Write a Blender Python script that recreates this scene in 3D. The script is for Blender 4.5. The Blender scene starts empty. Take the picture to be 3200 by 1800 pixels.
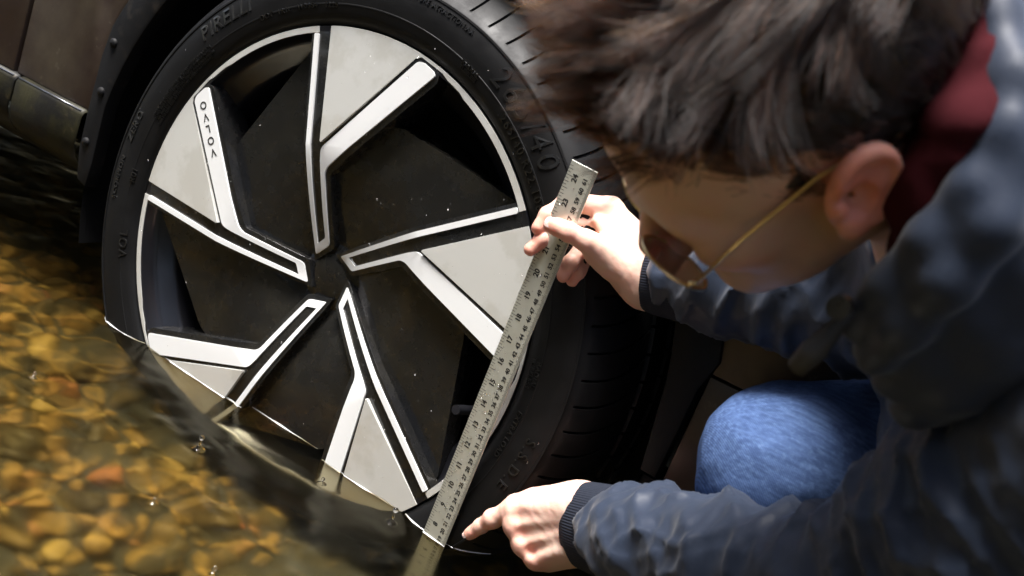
import bpy, bmesh, math, random
import numpy as np
from mathutils import Vector, Matrix

random.seed(7)
rng = np.random.default_rng(11)
R = math.radians
scene = bpy.context.scene
col = scene.collection

# ------------------------------------------------------------------ camera
CAM = np.array([0.65454893, -0.90857819, 0.33237449])
RW = np.array([[0.815851613, 0.464502927, 0.344417155],     # right
               [0.412229748, -0.049494014, -0.909734564],   # down
               [-0.40552778, 0.884187409, -0.231861696]])   # forward
FPX = 3111.0
cd = bpy.data.cameras.new('camera'); cam = bpy.data.objects.new('camera', cd); col.objects.link(cam)
cd.sensor_width = 36.0; cd.lens = 35.0; cd.clip_start = 0.02; cd.clip_end = 400
m = Matrix.Identity(4)
for i in range(3):
    m[i][0] = RW[0][i]; m[i][1] = -RW[1][i]; m[i][2] = -RW[2][i]; m[i][3] = CAM[i]
cam.matrix_world = m
cd.dof.use_dof = True; cd.dof.focus_distance = 1.10; cd.dof.aperture_fstop = 7.0
scene.camera = cam

# ------------------------------------------------------------------ sky, sun, exposure
SUN_EL = R(74)
sun_dir = Vector((-math.cos(SUN_EL) * 0.55, -math.cos(SUN_EL) * 0.83, math.sin(SUN_EL))).normalized()
w = bpy.data.worlds.new('World'); scene.world = w; w.use_nodes = True
nt = w.node_tree; nt.nodes.clear()
sky = nt.nodes.new('ShaderNodeTexSky'); sky.sky_type = 'NISHITA'; sky.sun_disc = False
sky.sun_elevation = SUN_EL; sky.sun_rotation = math.atan2(sun_dir.x, sun_dir.y)
sky.dust_density = 4.0; sky.air_density = .7; sky.ozone_density = .9
bg = nt.nodes.new('ShaderNodeBackground'); bg.inputs[1].default_value = 0.15
out = nt.nodes.new('ShaderNodeOutputWorld')
nt.links.new(sky.outputs[0], bg.inputs[0]); nt.links.new(bg.outputs[0], out.inputs[0])
sl = bpy.data.lights.new('sun', 'SUN'); so = bpy.data.objects.new('sun', sl); col.objects.link(so)
sl.energy = 3.6; sl.angle = R(22); sl.color = (1.0, 0.985, 0.965)
so.rotation_euler = (-sun_dir).to_track_quat('-Z', 'Y').to_euler()
sl.cycles.is_caustics_light = True
scene.view_settings.view_transform = 'Standard'; scene.view_settings.look = 'None'
scene.view_settings.exposure = 1.42; scene.view_settings.gamma = 1.0
scene.render.engine = 'CYCLES'
cy = scene.cycles
cy.use_denoising = True; cy.max_bounces = 10; cy.glossy_bounces = 5; cy.transmission_bounces = 8
cy.transparent_max_bounces = 8; cy.sample_clamp_indirect = 6.0; cy.blur_glossy = 0.5
cy.caustics_refractive = True; cy.caustics_reflective = False

# ------------------------------------------------------------------ helpers
def at(u, v, d):
    """point of the place seen at photograph pixel (u, v) at distance d along the view axis"""
    c = np.array([(u - 1600) / FPX * d, (v - 900) / FPX * d, d])
    return CAM + RW.T @ c
def camvec(x, y, z):
    return RW.T @ np.array([x, y, z], float)
def atc(x, y, z):
    return CAM + camvec(x, y, z)
def tag(o, label=None, cat=None, group=None, kind=None):
    if label: o['label'] = label
    if cat: o['category'] = cat
    if group: o['group'] = group
    if kind: o['kind'] = kind
    return o
def link(o, parent=None):
    col.objects.link(o)
    if parent: o.parent = parent
    return o
def empty(name, loc=(0, 0, 0)):
    o = bpy.data.objects.new(name, None); o.location = loc; o.empty_display_size = .1
    return link(o)
def mobj(name, V, F, mat, parent=None, smooth=True, sharp=None):
    me = bpy.data.meshes.new(name)
    V = np.asarray(V, float)
    if parent is not None and parent.location.length > 0: V = V - np.array(parent.location)
    me.from_pydata(V.tolist() if hasattr(V, 'tolist') else V, [], F if isinstance(F, list) else F.tolist())
    me.update()
    if smooth: me.shade_smooth()
    if sharp is not None: me.set_sharp_from_angle(angle=R(sharp))
    if mat: me.materials.append(mat)
    return link(bpy.data.objects.new(name, me), parent)
def bmobj(name, bm, mat, parent=None, smooth=True, sharp=35):
    me = bpy.data.meshes.new(name); bm.normal_update(); bm.to_mesh(me); bm.free()
    if smooth:
        me.shade_smooth()
        if sharp is not None: me.set_sharp_from_angle(angle=R(sharp))
    if mat: me.materials.append(mat)
    return link(bpy.data.objects.new(name, me), parent)
def lathe(prof, n, closed=False):
    """profile [(r, y)] swept round the Y axis; faces outward if profile runs front to back outside"""
    V = []; F = []
    m_ = len(prof)
    for i in range(n):
        a = 2 * math.pi * i / n
        for r, y in prof: V.append((r * math.cos(a), y, r * math.sin(a)))
    for i in range(n):
        j = (i + 1) % n
        for k in range(m_ - 1 if not closed else m_):
            k2 = (k + 1) % m_
            F.append((i * m_ + k, i * m_ + k2, j * m_ + k2, j * m_ + k))
    return V, F
def tube(pts, rad, n=8, cap=True):
    pts = [np.array(p, float) for p in pts]; V = []; F = []
    rad = rad if hasattr(rad, '__len__') else [rad] * len(pts)
    up = None
    for i, p in enumerate(pts):
        t = pts[min(i + 1, len(pts) - 1)] - pts[max(i - 1, 0)]; t = t / (np.linalg.norm(t) + 1e-12)
        if up is None:
            up = np.array([0, 0, 1.]) if abs(t[2]) < .9 else np.array([1., 0, 0])
        a = np.cross(t, up); a /= np.linalg.norm(a) + 1e-12; b = np.cross(a, t); up = b
        for k in range(n):
            q = 2 * math.pi * k / n
            V.append(p + rad[i] * (math.cos(q) * a + math.sin(q) * b))
    for i in range(len(pts) - 1):
        for k in range(n):
            k2 = (k + 1) % n
            F.append((i * n + k, i * n + k2, (i + 1) * n + k2, (i + 1) * n + k))
    if cap:
        F.append(tuple(range(n - 1, -1, -1))); F.append(tuple((len(pts) - 1) * n + k for k in range(n)))
    return V, F
def join(parts):
    V = []; F = []
    for v, f in parts:
        o = len(V); V += [tuple(p) for p in v]; F += [tuple(i + o for i in q) for q in f]
    return V, F
def smoothnoise(P, scale, seed=0, octaves=3):
    """cheap smooth pseudo-noise, sum of sines in random directions, about -1..1"""
    g = np.random.default_rng(seed); out_ = np.zeros(len(P)); amp = 1.; tot = 0.
    k = 2 * math.pi / scale
    for o in range(octaves):
        for j in range(5):
            d = g.normal(size=3); d /= np.linalg.norm(d)
            out_ += amp * np.sin(P @ (d * k * g.uniform(.7, 1.3)) + g.uniform(0, 6.28) + 1.3 * np.sin(P @ (g.normal(size=3) * k * .4)))
            tot += amp * .6
        amp *= .5; k *= 2.1
    return out_ / tot

# ------------------------------------------------------------------ materials
def mat(name, base, rough=.5, metal=0., spec=.5, coat=0., coat_rough=.05, sss=0., sheen=0., bump=None, var=None, rvar=None, trans=0., ior=1.5, aniso=0.):
    """bump = (scale, strength, distance); var = (scale, other colour, low, high); rvar = (scale, lo, hi)"""
    m_ = bpy.data.materials.new(name); m_.use_nodes = True
    n = m_.node_tree; b = n.nodes['Principled BSDF']
    I = b.inputs
    I['Base Color'].default_value = (*base, 1); I['Roughness'].default_value = rough; I['Metallic'].default_value = metal
    I['Specular IOR Level'].default_value = spec; I['Coat Weight'].default_value = coat; I['Coat Roughness'].default_value = coat_rough
    I['Subsurface Weight'].default_value = sss; I['Sheen Weight'].default_value = sheen
    I['Transmission Weight'].default_value = trans; I['IOR'].default_value = ior; I['Anisotropic'].default_value = aniso
    if sss: I['Subsurface Radius'].default_value = (.012, .004, .002); I['Subsurface Scale'].default_value = 1.0
    tc = n.nodes.new('ShaderNodeTexCoord')
    def noise(scale, detail=5, rough_=.6):
        t = n.nodes.new('ShaderNodeTexNoise'); t.inputs['Scale'].default_value = scale; t.inputs['Detail'].default_value = detail
        t.inputs['Roughness'].default_value = rough_; n.links.new(tc.outputs['Object'], t.inputs['Vector']); return t
    if var:
        for vv in (var if isinstance(var, list) else [var]):
            t = noise(vv[0]); r_ = n.nodes.new('ShaderNodeValToRGB'); r_.color_ramp.elements[0].position = vv[2]; r_.color_ramp.elements[1].position = vv[3]
            mx = n.nodes.new('ShaderNodeMix'); mx.data_type = 'RGBA'
            n.links.new(t.outputs['Fac'], r_.inputs[0]); n.links.new(r_.outputs[0], mx.inputs['Factor'])
            src = I['Base Color'].links[0].from_socket if I['Base Color'].links else None
            if src: n.links.new(src, mx.inputs[6])
            else: mx.inputs[6].default_value = (*base, 1)
            mx.inputs[7].default_value = (*vv[1], 1)
            n.links.new(mx.outputs[2], I['Base Color'])
    if rvar:
        t = noise(rvar[0]); mr = n.nodes.new('ShaderNodeMapRange'); mr.inputs[1].default_value = .35; mr.inputs[2].default_value = .65
        mr.inputs[3].default_value = rvar[1]; mr.inputs[4].default_value = rvar[2]
        n.links.new(t.outputs['Fac'], mr.inputs[0]); n.links.new(mr.outputs[0], I['Roughness'])
    if bump:
        prev = None
        for bb in (bump if isinstance(bump, list) else [bump]):
            t = noise(bb[0])
            if len(bb) > 3: t.noise_type = 'RIDGED_MULTIFRACTAL'; t.inputs['Detail'].default_value = 2
            bn = n.nodes.new('ShaderNodeBump'); bn.inputs['Strength'].default_value = bb[1]; bn.inputs['Distance'].default_value = bb[2]
            n.links.new(t.outputs['Fac'], bn.inputs['Height'])
            if prev: n.links.new(prev.outputs[0], bn.inputs['Normal'])
            prev = bn
        n.links.new(prev.outputs[0], I['Normal'])
    return m_
M = {}
M['gloss'] = mat('gloss_black', (.010, .010, .010), .18, spec=.5, coat=.6, coat_rough=.06, rvar=(60, .14, .34), var=[(14, (.018, .0165, .013), .48, .7), (90, (.03, .027, .022), .66, .74)], bump=(9, .12, .002))
M['gloss_edge'] = mat('satin_black', (.009, .009, .011), .3, coat=.3, coat_rough=.12)
M['rubber'] = mat('tyre_rubber', (.006, .006, .0062), .5, spec=.22, rvar=(30, .42, .6), bump=(400, .15, .0006))
M['letter'] = mat('tyre_letter_rubber', (.011, .011, .011), .3, coat=.6, coat_rough=.12)
M['trim'] = mat('white_silver_paint', (.86, .87, .85), .3, coat=.5, coat_rough=.06)
M['silver'] = mat('silver_paint', (.78, .78, .73), .27, metal=.35, coat=.25, coat_rough=.05, var=(13, (.70, .69, .63), .5, .58), bump=(5, .2, .004))  # blotchy second tone paints in patchy reflections on the panels
M['ink'] = mat('black_ink', (.012, .012, .012), .5)
M['steel'] = mat('brushed_steel', (.68, .69, .61), .36, metal=.6, rvar=(140, .3, .42), var=(40, (.61, .62, .53), .4, .7))
M['dark'] = mat('dark_plastic', (.004, .004, .0045), .6, bump=(300, .3, .001))
M['cladding'] = mat('black_cladding', (.004, .004, .0045), .6, spec=.25, rvar=(20, .5, .7), bump=(500, .4, .0008), var=(30, (.024, .02, .016), .6, .75))
M['paint'] = mat('brown_car_paint', (.045, .028, .022), .32, metal=.35, coat=.35, coat_rough=.25, var=[(7, (.095, .075, .05), .45, .7), (60, (.12, .10, .07), .66, .74)], rvar=(15, .3, .6))
M['sill'] = mat('mossy_sill_plastic', (.007, .0065, .005), .55, spec=.2, var=[(16, (.022, .020, .008), .48, .66), (70, (.05, .038, .018), .62, .72)], bump=(180, .5, .001), coat=.05, coat_rough=.2)
M['sill_glint'] = mat('sill_edge_highlight', (.18, .19, .21), .25, metal=.8)  # pale metallic strip, paints the highlight line along the sill's top edge
M['glassdark'] = mat('car_window_glass', (.01, .012, .012), .05, coat=1.)
M['brake'] = mat('brake_disc_metal', (.05, .045, .04), .4, metal=.8, var=(30, (.05, .03, .018), .45, .6))
M['skin'] = mat('skin', (.78, .53, .42), .45, spec=.4, sss=.25, var=[(35, (.80, .47, .38), .45, .75)], bump=[(420, .25, .0006), (90, .15, .0015)])
def skin_tones():
    n = M['skin'].node_tree; b = n.nodes['Principled BSDF']
    for nm, c in (('flush', (.86, .24, .15)), ('stubble', (.50, .34, .28))):
        at_ = n.nodes.new('ShaderNodeAttribute'); at_.attribute_name = nm
        mx = n.nodes.new('ShaderNodeMix'); mx.data_type = 'RGBA'; mx.inputs[7].default_value = (*c, 1)
        n.links.new(at_.outputs['Fac'], mx.inputs['Factor']); n.links.new(b.inputs['Base Color'].links[0].from_socket, mx.inputs[6]); n.links.new(mx.outputs[2], b.inputs['Base Color'])
skin_tones()
M['nail'] = mat('fingernail', (.85, .62, .55), .25, sss=.2, coat=.3)
M['jacket'] = mat('navy_nylon', (.017, .026, .048), .52, spec=.32, sheen=.15, rvar=(40, .5, .6), bump=[(70, .12, .002, 'R'), (260, .12, .0006, 'R')])
M['cuff'] = mat('ribbed_navy_knit', (.018, .022, .034), .8, spec=.2)
M['maroon'] = mat('maroon_knit', (.045, .005, .008), .95, spec=.15, bump=(500, .3, .001))
M['gold'] = mat('gold_wire', (.72, .54, .27), .28, metal=1.)
M['stringend'] = mat('drawstring', (.03, .03, .032), .6)
M['boot'] = mat('dark_boot', (.02, .018, .016), .6)
M['hairbase'] = mat('hair_base', (.018, .012, .009), .7)

def jeans_mat():
    m_ = mat('denim', (.10, .17, .36), .85, spec=.2, var=[(9, (.18, .29, .52), .45, .7), (330, (.16, .26, .48), .5, .75), (5, (.09, .16, .36), .45, .65)], bump=[(900, .5, .0006), (25, .3, .004)])
    n = m_.node_tree; b = n.nodes['Principled BSDF']
    tc = n.nodes.new('ShaderNodeTexCoord'); wv = n.nodes.new('ShaderNodeTexWave'); wv.inputs['Scale'].default_value = 260; wv.bands_direction = 'DIAGONAL'
    n.links.new(tc.outputs['Object'], wv.inputs['Vector'])
    mx = n.nodes.new('ShaderNodeMix'); mx.data_type = 'RGBA'; mx.blend_type = 'MULTIPLY'; mx.inputs['Factor'].default_value = .35
    mp = n.nodes.new('ShaderNodeMapping'); mp.inputs['Rotation'].default_value = (0, .1, -.45); mp.inputs['Scale'].default_value = (30, 330, 330)
    st = n.nodes.new('ShaderNodeTexNoise'); st.inputs['Scale'].default_value = 1.; st.inputs['Detail'].default_value = 4
    n.links.new(tc.outputs['Object'], mp.inputs[0]); n.links.new(mp.outputs[0], st.inputs['Vector'])
    r3 = n.nodes.new('ShaderNodeValToRGB'); r3.color_ramp.elements[0].position = .36; r3.color_ramp.elements[0].color = (.55, .58, .64, 1); r3.color_ramp.elements[1].position = .64
    n.links.new(st.outputs['Fac'], r3.inputs[0]); m2 = n.nodes.new('ShaderNodeMix'); m2.data_type = 'RGBA'; m2.blend_type = 'MULTIPLY'; m2.inputs['Factor'].default_value = 1.
    n.links.new(b.inputs['Base Color'].links[0].from_socket, m2.inputs[6]); n.links.new(r3.outputs[0], m2.inputs[7]); n.links.new(m2.outputs[2], b.inputs['Base Color'])
    src = b.inputs['Base Color'].links[0].from_socket
    n.links.new(src, mx.inputs[6]); n.links.new(wv.outputs['Color'], mx.inputs[7]); n.links.new(mx.outputs[2], b.inputs['Base Color'])
    return m_
M['denim'] = jeans_mat()
def cuff_ribs():
    m_ = M['cuff']; n = m_.node_tree; b = n.nodes['Principled BSDF']
    uv = n.nodes.new('ShaderNodeUVMap'); wv = n.nodes.new('ShaderNodeTexWave'); wv.inputs['Scale'].default_value = 30
    n.links.new(uv.outputs[0], wv.inputs['Vector'])
    bn = n.nodes.new('ShaderNodeBump'); bn.inputs['Strength'].default_value = .4; bn.inputs['Distance'].default_value = .0012
    n.links.new(wv.outputs['Fac'], bn.inputs['Height']); n.links.new(bn.outputs[0], b.inputs['Normal'])
cuff_ribs()
def stone_mat(name, ramp):
    m_ = mat(name, (.3, .2, .1), .7)
    n = m_.node_tree; b = n.nodes['Principled BSDF']
    oi = n.nodes.new('ShaderNodeObjectInfo'); rp = n.nodes.new('ShaderNodeValToRGB')
    while len(rp.color_ramp.elements) < len(ramp): rp.color_ramp.elements.new(.5)
    for e, (p, c) in zip(rp.color_ramp.elements, ramp): e.position = p; e.color = (*c, 1)
    tc = n.nodes.new('ShaderNodeTexCoord'); ns = n.nodes.new('ShaderNodeTexNoise'); ns.inputs['Scale'].default_value = 2.2; ns.inputs['Detail'].default_value = 6
    n.links.new(tc.outputs['Object'], ns.inputs['Vector'])
    mx = n.nodes.new('ShaderNodeMix'); mx.data_type = 'RGBA'; mx.blend_type = 'MULTIPLY'; mx.inputs['Factor'].default_value = .9
    r2 = n.nodes.new('ShaderNodeValToRGB'); r2.color_ramp.elements[0].position = .3; r2.color_ramp.elements[0].color = (.35, .3, .22, 1); r2.color_ramp.elements[1].position = .65
    n.links.new(ns.outputs['Fac'], r2.inputs[0]); n.links.new(oi.outputs['Random'], rp.inputs[0])
    n.links.new(rp.outputs[0], mx.inputs[6]); n.links.new(r2.outputs[0], mx.inputs[7]); n.links.new(mx.outputs[2], b.inputs['Base Color'])
    return m_
M['stone'] = stone_mat('river_stone', [(0, (.055, .045, .010)), (.3, (.14, .095, .018)), (.55, (.30, .18, .030)), (.75, (.44, .24, .034)), (.88, (.48, .32, .066)), (1, (.40, .12, .030))])
M['gravel'] = mat('bed_gravel', (.07, .052, .014), .8, var=[(26, (.34, .20, .034), .42, .58), (60, (.035, .032, .014), .5, .68)], bump=(60, .8, .01))
M['bed'] = mat('bed_silt', (.03, .027, .010), .9, var=[(14, (.07, .053, .018), .45, .62), (50, (.025, .024, .012), .5, .65)], bump=(40, .8, .01))
M['bank'] = mat('bank_earth', (.06, .05, .03), .9, var=(3, (.05, .07, .02), .45, .6))
M['leaf'] = mat('woodland_leaf', (.04, .065, .016), .6, var=(1.2, (.07, .065, .02), .5, .65))
M['bark'] = mat('bark', (.07, .055, .04), .85)

def water_mat(name, tint, rough=0.):
    m_ = bpy.data.materials.new(name); m_.use_nodes = True; n = m_.node_tree; n.nodes.clear()
    o_ = n.nodes.new('ShaderNodeOutputMaterial')
    g = n.nodes.new('ShaderNodeBsdfGlass'); g.inputs['Color'].default_value = (*tint, 1); g.inputs['Roughness'].default_value = rough; g.inputs['IOR'].default_value = 1.333
    n.links.new(g.outputs[0], o_.inputs[0]); return m_
M['water'] = water_mat('stream_water', (.90, .86, .70), .20)
M['edge_glint'] = mat('water_edge_glint', (.55, .56, .55), .25, coat=1.)  # pale colour painted in for the sky's highlight along the waterline
M['drop'] = water_mat('water_drop', (1, 1, 1))

# ------------------------------------------------------------------ signed-distance modelling (numpy)
def rcone(P, a, b, ra, rb):
    a = np.asarray(a, float); b = np.asarray(b, float)
    ba = b - a; L2 = ba @ ba + 1e-12
    h = np.clip(((P - a) @ ba) / L2, 0, 1)
    return np.linalg.norm(P - a - h[:, None] * ba, axis=1) - (ra + (rb - ra) * h)
def ell(P, c, r, A=None):
    Q = P - np.asarray(c, float)
    if A is not None: Q = Q @ np.asarray(A).T
    r = np.asarray(r, float)
    k0 = np.linalg.norm(Q / r, axis=1); k1 = np.linalg.norm(Q / (r * r), axis=1)
    return k0 * (k0 - 1) / (k1 + 1e-9)
def smin(a, b, k):
    h = np.clip(.5 + .5 * (b - a) / k, 0, 1)
    return b + (a - b) * h - k * h * (1 - h)
def smax(a, b, k): return -smin(-a, -b, k)
def chain(P, pts, rads, k=.004):
    d = None
    for i in range(len(pts) - 1):
        e = rcone(P, pts[i], pts[i + 1], rads[i], rads[i + 1])
        d = e if d is None else smin(d, e, k)
    return d
def surface(fn, lo, hi, h, B=4, slack=1.6):
    lo = np.asarray(lo, float); hi = np.asarray(hi, float)
    nb = np.ceil((hi - lo) / (h * B)).astype(int) + 1; n = nb * B
    bi = np.stack(np.meshgrid(*[np.arange(k) for k in nb], indexing='ij'), -1).reshape(-1, 3)
    cen = lo + (bi * B + B / 2) * h
    dc = fn(cen)
    S = np.where(dc < 0, -1., 1.).reshape(nb)
    G = np.repeat(np.repeat(np.repeat(S, B, 0), B, 1), B, 2).astype(np.float32) * h * 9
    act = bi[np.abs(dc) < h * B * .87 * slack + h]
    off = np.stack(np.meshgrid(*[np.arange(B)] * 3, indexing='ij'), -1).reshape(-1, 3)
    idx = (act[:, None, :] * B + off[None]).reshape(-1, 3)
    for s in range(0, len(idx), 400000):
        q = idx[s:s + 400000]; G[q[:, 0], q[:, 1], q[:, 2]] = fn(lo + q * h)
    ins = G < 0
    c8 = [(i, j, k) for i in (0, 1) for j in (0, 1) for k in (0, 1)]
    sl_ = lambda A, o: A[o[0]:n[0] - 1 + o[0], o[1]:n[1] - 1 + o[1], o[2]:n[2] - 1 + o[2]]
    cnt = sum(sl_(ins, o).astype(np.int8) for o in c8)
    cells = np.argwhere((cnt > 0) & (cnt < 8))
    vid = -np.ones(n - 1, int); vid[tuple(cells.T)] = np.arange(len(cells))
    acc = np.zeros((len(cells), 3)); num = np.zeros(len(cells))
    for o in c8:
        for ax in range(3):
            if o[ax]: continue
            o2 = list(o); o2[ax] = 1
            a = G[tuple((cells + o).T)]; b = G[tuple((cells + o2).T)]
            mk = (a < 0) != (b < 0)
            tt = np.where(mk, a / np.where(mk, a - b, 1), 0)
            p = np.tile(np.array(o, float), (len(cells), 1)); p[:, ax] = tt
            acc += p * mk[:, None]; num += mk
    V = lo + (cells + acc / num[:, None]) * h
    F = []
    for ax in range(3):
        u, v = (ax + 1) % 3, (ax + 2) % 3
        s0 = [slice(1, n[i] - 1) for i in range(3)]; s1 = list(s0)
        s0[ax] = slice(0, n[ax] - 1); s1[ax] = slice(1, n[ax])
        A_, B_ = ins[tuple(s0)], ins[tuple(s1)]
        e = np.argwhere(A_ != B_)
        if not len(e): continue
        fl = A_[tuple(e.T)]
        base = e + np.array([0 if i == ax else 1 for i in range(3)])
        q = []
        for du, dv in ((-1, -1), (0, -1), (0, 0), (-1, 0)):
            p = base.copy(); p[:, u] += du; p[:, v] += dv; q.append(vid[tuple(p.T)])
        q = np.stack(q, 1); q[~fl] = q[~fl][:, ::-1]; F.append(q)
    F = np.concatenate(F); F = F[(F >= 0).all(1)]
    for _ in range(2):                      # pull the vertices on to the surface
        d0 = fn(V); g = np.stack([(fn(V + np.eye(3)[i] * h * .3) - d0) / (h * .3) for i in range(3)], 1)
        gn = (g * g).sum(1) + 1e-6
        V = V - np.clip(d0 / gn, -h, h)[:, None] * g * .8
    return V, F

# ------------------------------------------------------------------ the stream: bed, stones, water
WATER_Z, BED_Z = -.190, -.385
def axis_coords(lo, hi, step, far):
    a = list(np.arange(lo, hi + 1e-6, step)); s = step
    while a[-1] < far: s *= 1.35; a.append(a[-1] + s)
    s = step
    while a[0] > -far: s *= 1.35; a.insert(0, a[0] - s)
    return np.array(a)
def sheet(name, xs, ys, zf, mt):
    X, Y = np.meshgrid(xs, ys, indexing='ij'); P = np.stack([X.ravel(), Y.ravel(), 0 * X.ravel()], 1)
    P[:, 2] = zf(P); nx, ny = len(xs), len(ys)
    I = np.arange(nx * ny).reshape(nx, ny)
    F = np.stack([I[:-1, :-1].ravel(), I[1:, :-1].ravel(), I[1:, 1:].ravel(), I[:-1, 1:].ravel()], 1)
    return mobj(name, P, F, mt)
def bed_h(P):
    r = np.hypot(P[:, 0], P[:, 1])
    bank = np.clip((np.abs(P[:, 1] + .2) - 3.6) / 2.5, 0, 1); bank = bank * bank * (3 - 2 * bank) * 1.1
    return BED_Z - .012 + .012 * smoothnoise(P, .35, 3) * np.clip(2.2 - r * .3, 0, 1) + bank + .15 * smoothnoise(P * .1, .35, 5) * np.clip((r - 4) / 4, 0, 1)
bed = tag(sheet('stream_bed', axis_coords(-1.8, 1.4, .05, 200), axis_coords(-1.6, 1.2, .05, 200), bed_h, M['bed']), kind='structure')
bed.cycles.is_caustics_receiver = True
def stone_mesh(seed, sub=2):
    bm = bmesh.new(); bmesh.ops.create_icosphere(bm, subdivisions=sub, radius=1)
    V = np.array([v.co for v in bm.verts]); g = np.random.default_rng(seed)
    n_ = smoothnoise(V, 2.2, seed, 2) * .22
    V = V * (1 + n_)[:, None] * np.array([1, g.uniform(.62, .85), g.uniform(.42, .6)])
    for _ in range(4):                       # a few flattened sides
        d = g.normal(size=3); d /= np.linalg.norm(d); lim = g.uniform(.5, .72)
        s = V @ d; V = V - np.clip(s - lim, 0, None)[:, None] * d * .85
    for v, c in zip(bm.verts, V): v.co = c
    me = bpy.data.meshes.new('stone'); bm.to_mesh(me); bm.free(); me.shade_smooth(); me.materials.append(M['stone'])
    return me
stones = [stone_mesh(20 + i) for i in range(9)]
placed = []
def seen(p):
    c = RW @ (np.array(p) - CAM)
    u, v = 1600 + FPX * c[0] / c[2], 900 + FPX * c[1] / c[2]
    return -80 < u < 1500 and 560 < v < 1900, c[2]
cand = []
tries = 0
while len(placed) < 300 and tries < 90000:
    tries += 1
    x, y = random.uniform(-1.45, .55), random.uniform(-.75, .75)
    ok, dist = seen((x, y, BED_Z + .02))
    if not ok or dist > 1.65: continue
    if y > -.02 and math.hypot(x, y) < .42: continue
    s = random.choice([.008, .009, .011, .013, .015, .019, .024]) * random.uniform(.8, 1.15)
    if any((x - a) ** 2 + (y - b) ** 2 < (.60 * (s + c)) ** 2 for a, b, c in placed): continue
    placed.append((x, y, s))
for x, y, s in placed:
    o = bpy.data.objects.new('stone', random.choice(stones)); link(o, bed)
    o.location = (x, y, BED_Z + s * .12 + random.uniform(-.006, .008)); o.scale = (s, s, s * random.uniform(.8, 1.1))
    o.rotation_euler = (random.uniform(-.5, .5), random.uniform(-.5, .5), random.uniform(0, 6.28))
    o.cycles.is_caustics_receiver = True
# finer gravel between and around them
base = []
for i in range(5):
    bm = bmesh.new(); bmesh.ops.create_icosphere(bm, subdivisions=1, radius=1)
    V = np.array([v.co for v in bm.verts]); V = V * (1 + .25 * smoothnoise(V, 2., 40 + i, 1))[:, None] * np.array([1, .75, .55])
    base.append((V, np.array([[v.index for v in f.verts] for f in bm.faces]))); bm.free()
GV, GF, off = [], [], 0
for i in range(8000):
    if i < 6000: x, y = random.uniform(-1.9, .9), random.uniform(-1.0, .9)
    else: x, y = random.uniform(-5, 4), random.uniform(-3.2, 3)
    s = random.choice([.007, .009, .012, .015, .019]) * random.uniform(.8, 1.3) * (1 if i < 6000 else 2.2)
    V, F = base[i % 5]; a = random.uniform(0, 6.28); ca, sa = math.cos(a), math.sin(a)
    Q = V * s; Q = np.stack([Q[:, 0] * ca - Q[:, 1] * sa, Q[:, 0] * sa + Q[:, 1] * ca, Q[:, 2]], 1)
    z = float(bed_h(np.array([[x, y, 0.]]))[0]) if i % 3 == 0 else BED_Z - .012
    GV.append(Q + np.array([x, y, z + s * .3])); GF.append(F + off); off += len(V)
gr = mobj('gravel', np.concatenate(GV), np.concatenate(GF), M['gravel'], bed); gr['kind'] = 'stuff'
gr.cycles.is_caustics_receiver = True

def water_h(P):
    r = np.hypot(P[:, 0] - .1, P[:, 1] + .2); fade = np.clip(1.6 - r * .18, 0, 1)
    Q = P.copy(); Q[:, 2] = 0; Q = Q * np.array([1, 1.5, 1])
    h = .0016 * smoothnoise(Q, .17, 61, 1) + .0012 * smoothnoise(Q, .07, 62, 2) + .00022 * smoothnoise(Q, .03, 63, 1)
    for cx, cy_, a in RINGS:                # rings where drops fall
        d = np.hypot(P[:, 0] - cx, P[:, 1] - cy_); h += a * .0016 * np.cos(d / .0045) * np.exp(-(d / .022) ** 2)
    return WATER_Z + h * fade
def on_water(u, v):
    d = at(u, v, 1.) - CAM; s = (WATER_Z - CAM[2]) / d[2]; return CAM + s * d
RINGS = [(*on_water(625, 1402)[:2], 1.0), (*on_water(1222, 1632)[:2], 1.0), (*on_water(1000, 1512)[:2], .7), (*on_water(105, 1172)[:2], .6), (*on_water(1500, 1740)[:2], .6)]
wat = tag(sheet('water', axis_coords(-1.6, .8, .008, 190), axis_coords(-.9, .6, .008, 190), water_h, M['water']), kind='structure')
wat.cycles.is_caustics_caster = True

# ------------------------------------------------------------------ far bank wood behind the photographer (mirrored in the wheel)
LV, LF = [], []
g = np.random.default_rng(5)
for i in range(15000):
    a = g.uniform(R(185), R(372)); clump = g.integers(0, 85)
    gg = np.random.default_rng(int(clump) + 900)
    ca, hh, rr = R(gg.uniform(185, 372)), gg.uniform(.2, 8.5), gg.uniform(6.5, 9.5)
    c = np.array([rr * math.cos(ca), rr * math.sin(ca), hh]) + g.normal(size=3) * np.array([.7, .7, .55])
    if c[2] < .2: c[2] = .2 + abs(g.normal()) * .4
    s = g.uniform(.14, .32); t1 = g.normal(size=3); t1 /= np.linalg.norm(t1); t2 = np.cross(t1, g.normal(size=3)); t2 /= np.linalg.norm(t2)
    k = len(LV); LV += [c - t1 * s, c + t2 * s * .5, c + t1 * s, c - t2 * s * .5]; LF.append((k, k + 1, k + 2, k + 3))
tr = []
for clump in range(16):
    gg = np.random.default_rng(clump + 900); ca, rr = R(gg.uniform(185, 372)), 8 + gg.uniform(-1, 1.5)
    b0 = np.array([rr * math.cos(ca), rr * math.sin(ca), .2]); tr.append(tube([b0, b0 + (.1, .1, 2.), b0 + (.0, .2, 5.5)], [.16, .12, .05], 7))
wood = mobj('woodland', np.array(LV), LF, M['leaf'], smooth=False)
tag(wood, 'green leafy wood along the far bank', 'woodland', kind='stuff')
V, F = join(tr); mobj('trunks', V, F, M['bark'], wood)['kind'] = 'stuff'

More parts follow.
